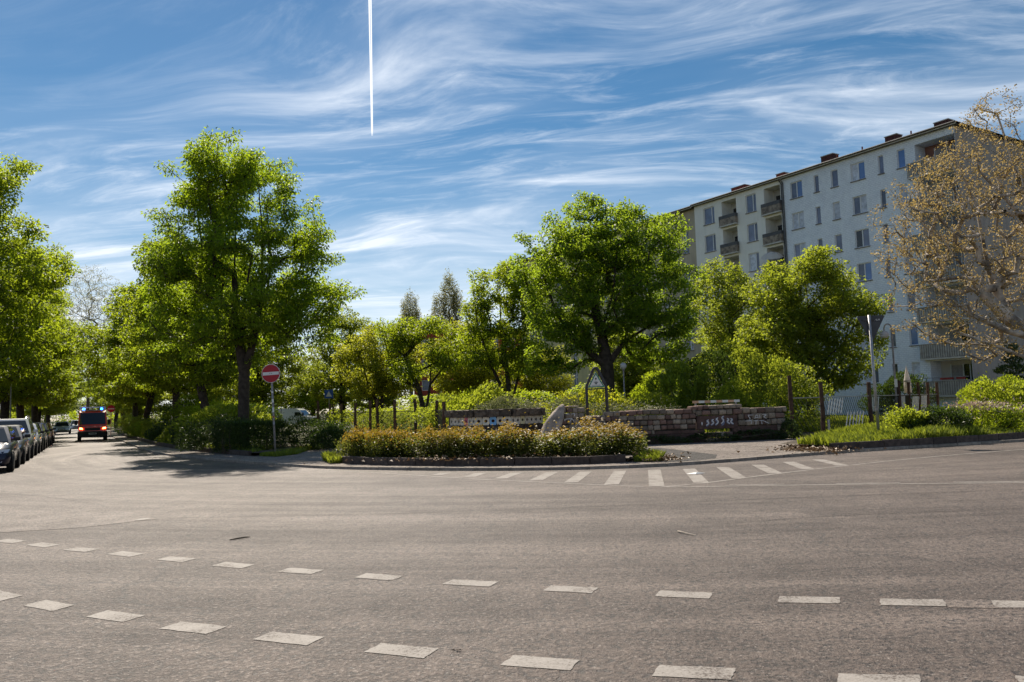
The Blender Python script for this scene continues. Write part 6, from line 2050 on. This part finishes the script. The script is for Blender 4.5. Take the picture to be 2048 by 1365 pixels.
# --- grass: tufts of blades
def grass(name, label, polys, n, hgt, z, seed, mat='grass_blade', wide=0.012):
    rng = np.random.default_rng(seed)
    V = []
    tri = []
    for poly in polys:
        for t in tessellate_polygon([[Vector((p[0], p[1], 0)) for p in poly]]):
            a, b_, c = (np.array(poly[i], float) for i in t)
            tri.append((a, b_, c, abs(np.cross(b_ - a, c - a)) / 2))
    ar = np.array([t[3] for t in tri])
    idx = rng.choice(len(tri), n, p=ar / ar.sum())
    u, v = rng.uniform(size=n), rng.uniform(size=n)
    fl = u + v > 1
    u[fl], v[fl] = 1 - u[fl], 1 - v[fl]
    A = np.array([t[0] for t in tri])[idx]
    B = np.array([t[1] for t in tri])[idx]
    Cc = np.array([t[2] for t in tri])[idx]
    P2 = A + (B - A) * u[:, None] + (Cc - A) * v[:, None]
    clump = np.sin(P2[:, 0] * 2.3) * np.sin(P2[:, 1] * 2.9 + 1) * 0.3 + np.sin(P2[:, 0] * 0.9 + 2) * 0.25 + 0.85
    H = hgt * clump * rng.uniform(0.45, 1.15, n)
    P = np.column_stack([P2, np.full(n, z)])
    az = rng.uniform(0, 6.283, n)
    ln = np.column_stack([np.cos(az), np.sin(az), np.zeros(n)])
    sd_ = np.column_stack([-np.sin(az), np.cos(az), np.zeros(n)])
    w_ = (wide * rng.uniform(0.7, 1.5, n))[:, None]
    bend = (H * rng.uniform(0.1, 0.7, n))[:, None]
    V = np.empty((n, 4, 3))
    V[:, 0] = P - sd_ * w_
    V[:, 1] = P + sd_ * w_
    V[:, 2] = P + ln * bend * 0.4 + np.column_stack([np.zeros((n, 2)), H * 0.65]) + sd_ * w_ * 0.7
    V[:, 3] = P + ln * bend + np.column_stack([np.zeros((n, 2)), H])
    o = link(name, np_mesh(name, V.reshape(-1, 3), np.arange(4 * n).reshape(n, 4), mat))
    return tag(o, label, 'grass', kind='stuff')


grass('tall_grass', 'lush bright grass of the kerbed bed round the give-way post', [ER[:4] + [(19, 31), (15.6, 33.4), (13.2, 31.0), (11.3, 29.0), (8.6, 24.6)]], 42000, 0.33, 0.20, 1)
grass('tall_grass', 'grass of the bed running out of the picture on the right', [[(17.1, 26.9), (26, 30.4), (30, 37), (19, 31)]], 14000, 0.34, 0.20, 2)
grass('verge_grass', 'short grass at the foot of the no-entry sign and along the hedge', [[(-9.5, 29.9), (-8.6, 29.0), (-8.2, 30.4), (-8.6, 33.5), (-7.0, 36), (-9.6, 36), (-9.8, 31)]], 9000, 0.16, 0.075, 3)
grass('bed_grass', 'thin grass in the shaded street bed under the avenue trees', [[(-9.8, 30.2), (-14.2, 36.2), (-18.4, 42.8), (-23.4, 51.7), (-37, 76.5), (-36, 78), (-21, 52), (-15, 42), (-10, 34)]], 22000, 0.20, 0.19, 4)
grass('lawn_grass', 'rough sunny grass behind the walls and fences', [[(-3, 33), (1.4, 30.2), (10.5, 32.2), (12, 34), (14, 46), (-6, 52), (-9.5, 47)], [(12.6, 33.4), (19, 41), (24, 50), (16, 52), (12.5, 40)]], 50000, 0.34, 0.13, 5, wide=0.02)
grass('verge_grass', 'tuft of weeds at the right end of the hedge bed', [[(3.1, 21.1), (3.75, 21.0), (4.0, 21.9), (3.3, 22.4)]], 2200, 0.30, 0.09, 6)
grass('verge_grass', 'weeds at the left tip of the hedge bed', [[(-6.2, 25.9), (-5.5, 24.0), (-4.9, 24.6), (-5.2, 26.4)]], 2600, 0.28, 0.09, 7)

# dry leaves gathered at the bed ends
def litter(name, label, cx, cy, rx, ry, n, z, seed):
    rng = np.random.default_rng(seed)
    P = np.column_stack([cx + rng.normal(size=n) * rx, cy + rng.normal(size=n) * ry, z + np.abs(rng.normal(size=n)) * 0.05])
    D = rng.normal(size=(n, 3)) * np.array([1, 1, 0.25])
    V, F = leaf_quads(rng, P, D, 0.10, 0.6, 0.25)
    return tag(link(name, np_mesh(name, V, F, 'litter')), label, 'leaf litter', kind='stuff')


litter('leaf_litter', 'drift of dry brown leaves at the left tip of the grass bed', 8.9, 24.0, 0.45, 0.65, 1000, 0.08, 1)
litter('leaf_litter', 'scatter of dry leaves right of the hedge bed', 3.75, 21.7, 0.30, 0.40, 500, 0.082, 2)
litter('leaf_litter', 'dry leaves on the soil under the red-tipped hedge', 0.0, 21.6, 1.8, 0.3, 500, 0.245, 3)

# vapour trail high in the sky: two thin parallel streaks that glow in place of sunlight, tapering to the front
import mathutils
ct = MB()
az0 = -0.1697                              # bearing of the trail
dirv = Vector((math.sin(az0), math.cos(az0), 0))
side = Vector((dirv.y, -dirv.x, 0))
ALT = 900.0
rn = random.Random(2)
for s in (-1, 1):
    pts, rad = [], []
    for k in range(26):
        f = k / 25
        dist = 1200 + (2590 - 1200) * f
        pts.append(dirv * dist + side * (s * (0.8 * (1 - f) + 1.5)) + Vector((0, 0, ALT)))
        rad.append(1.5)
    rad[-1] = 0.3
    ct.tube(pts, rad, 12)
tag(ct.build('contrail', 'contrail_glow', smooth=True), 'thin white double vapour trail standing upright in the blue sky', 'contrail')
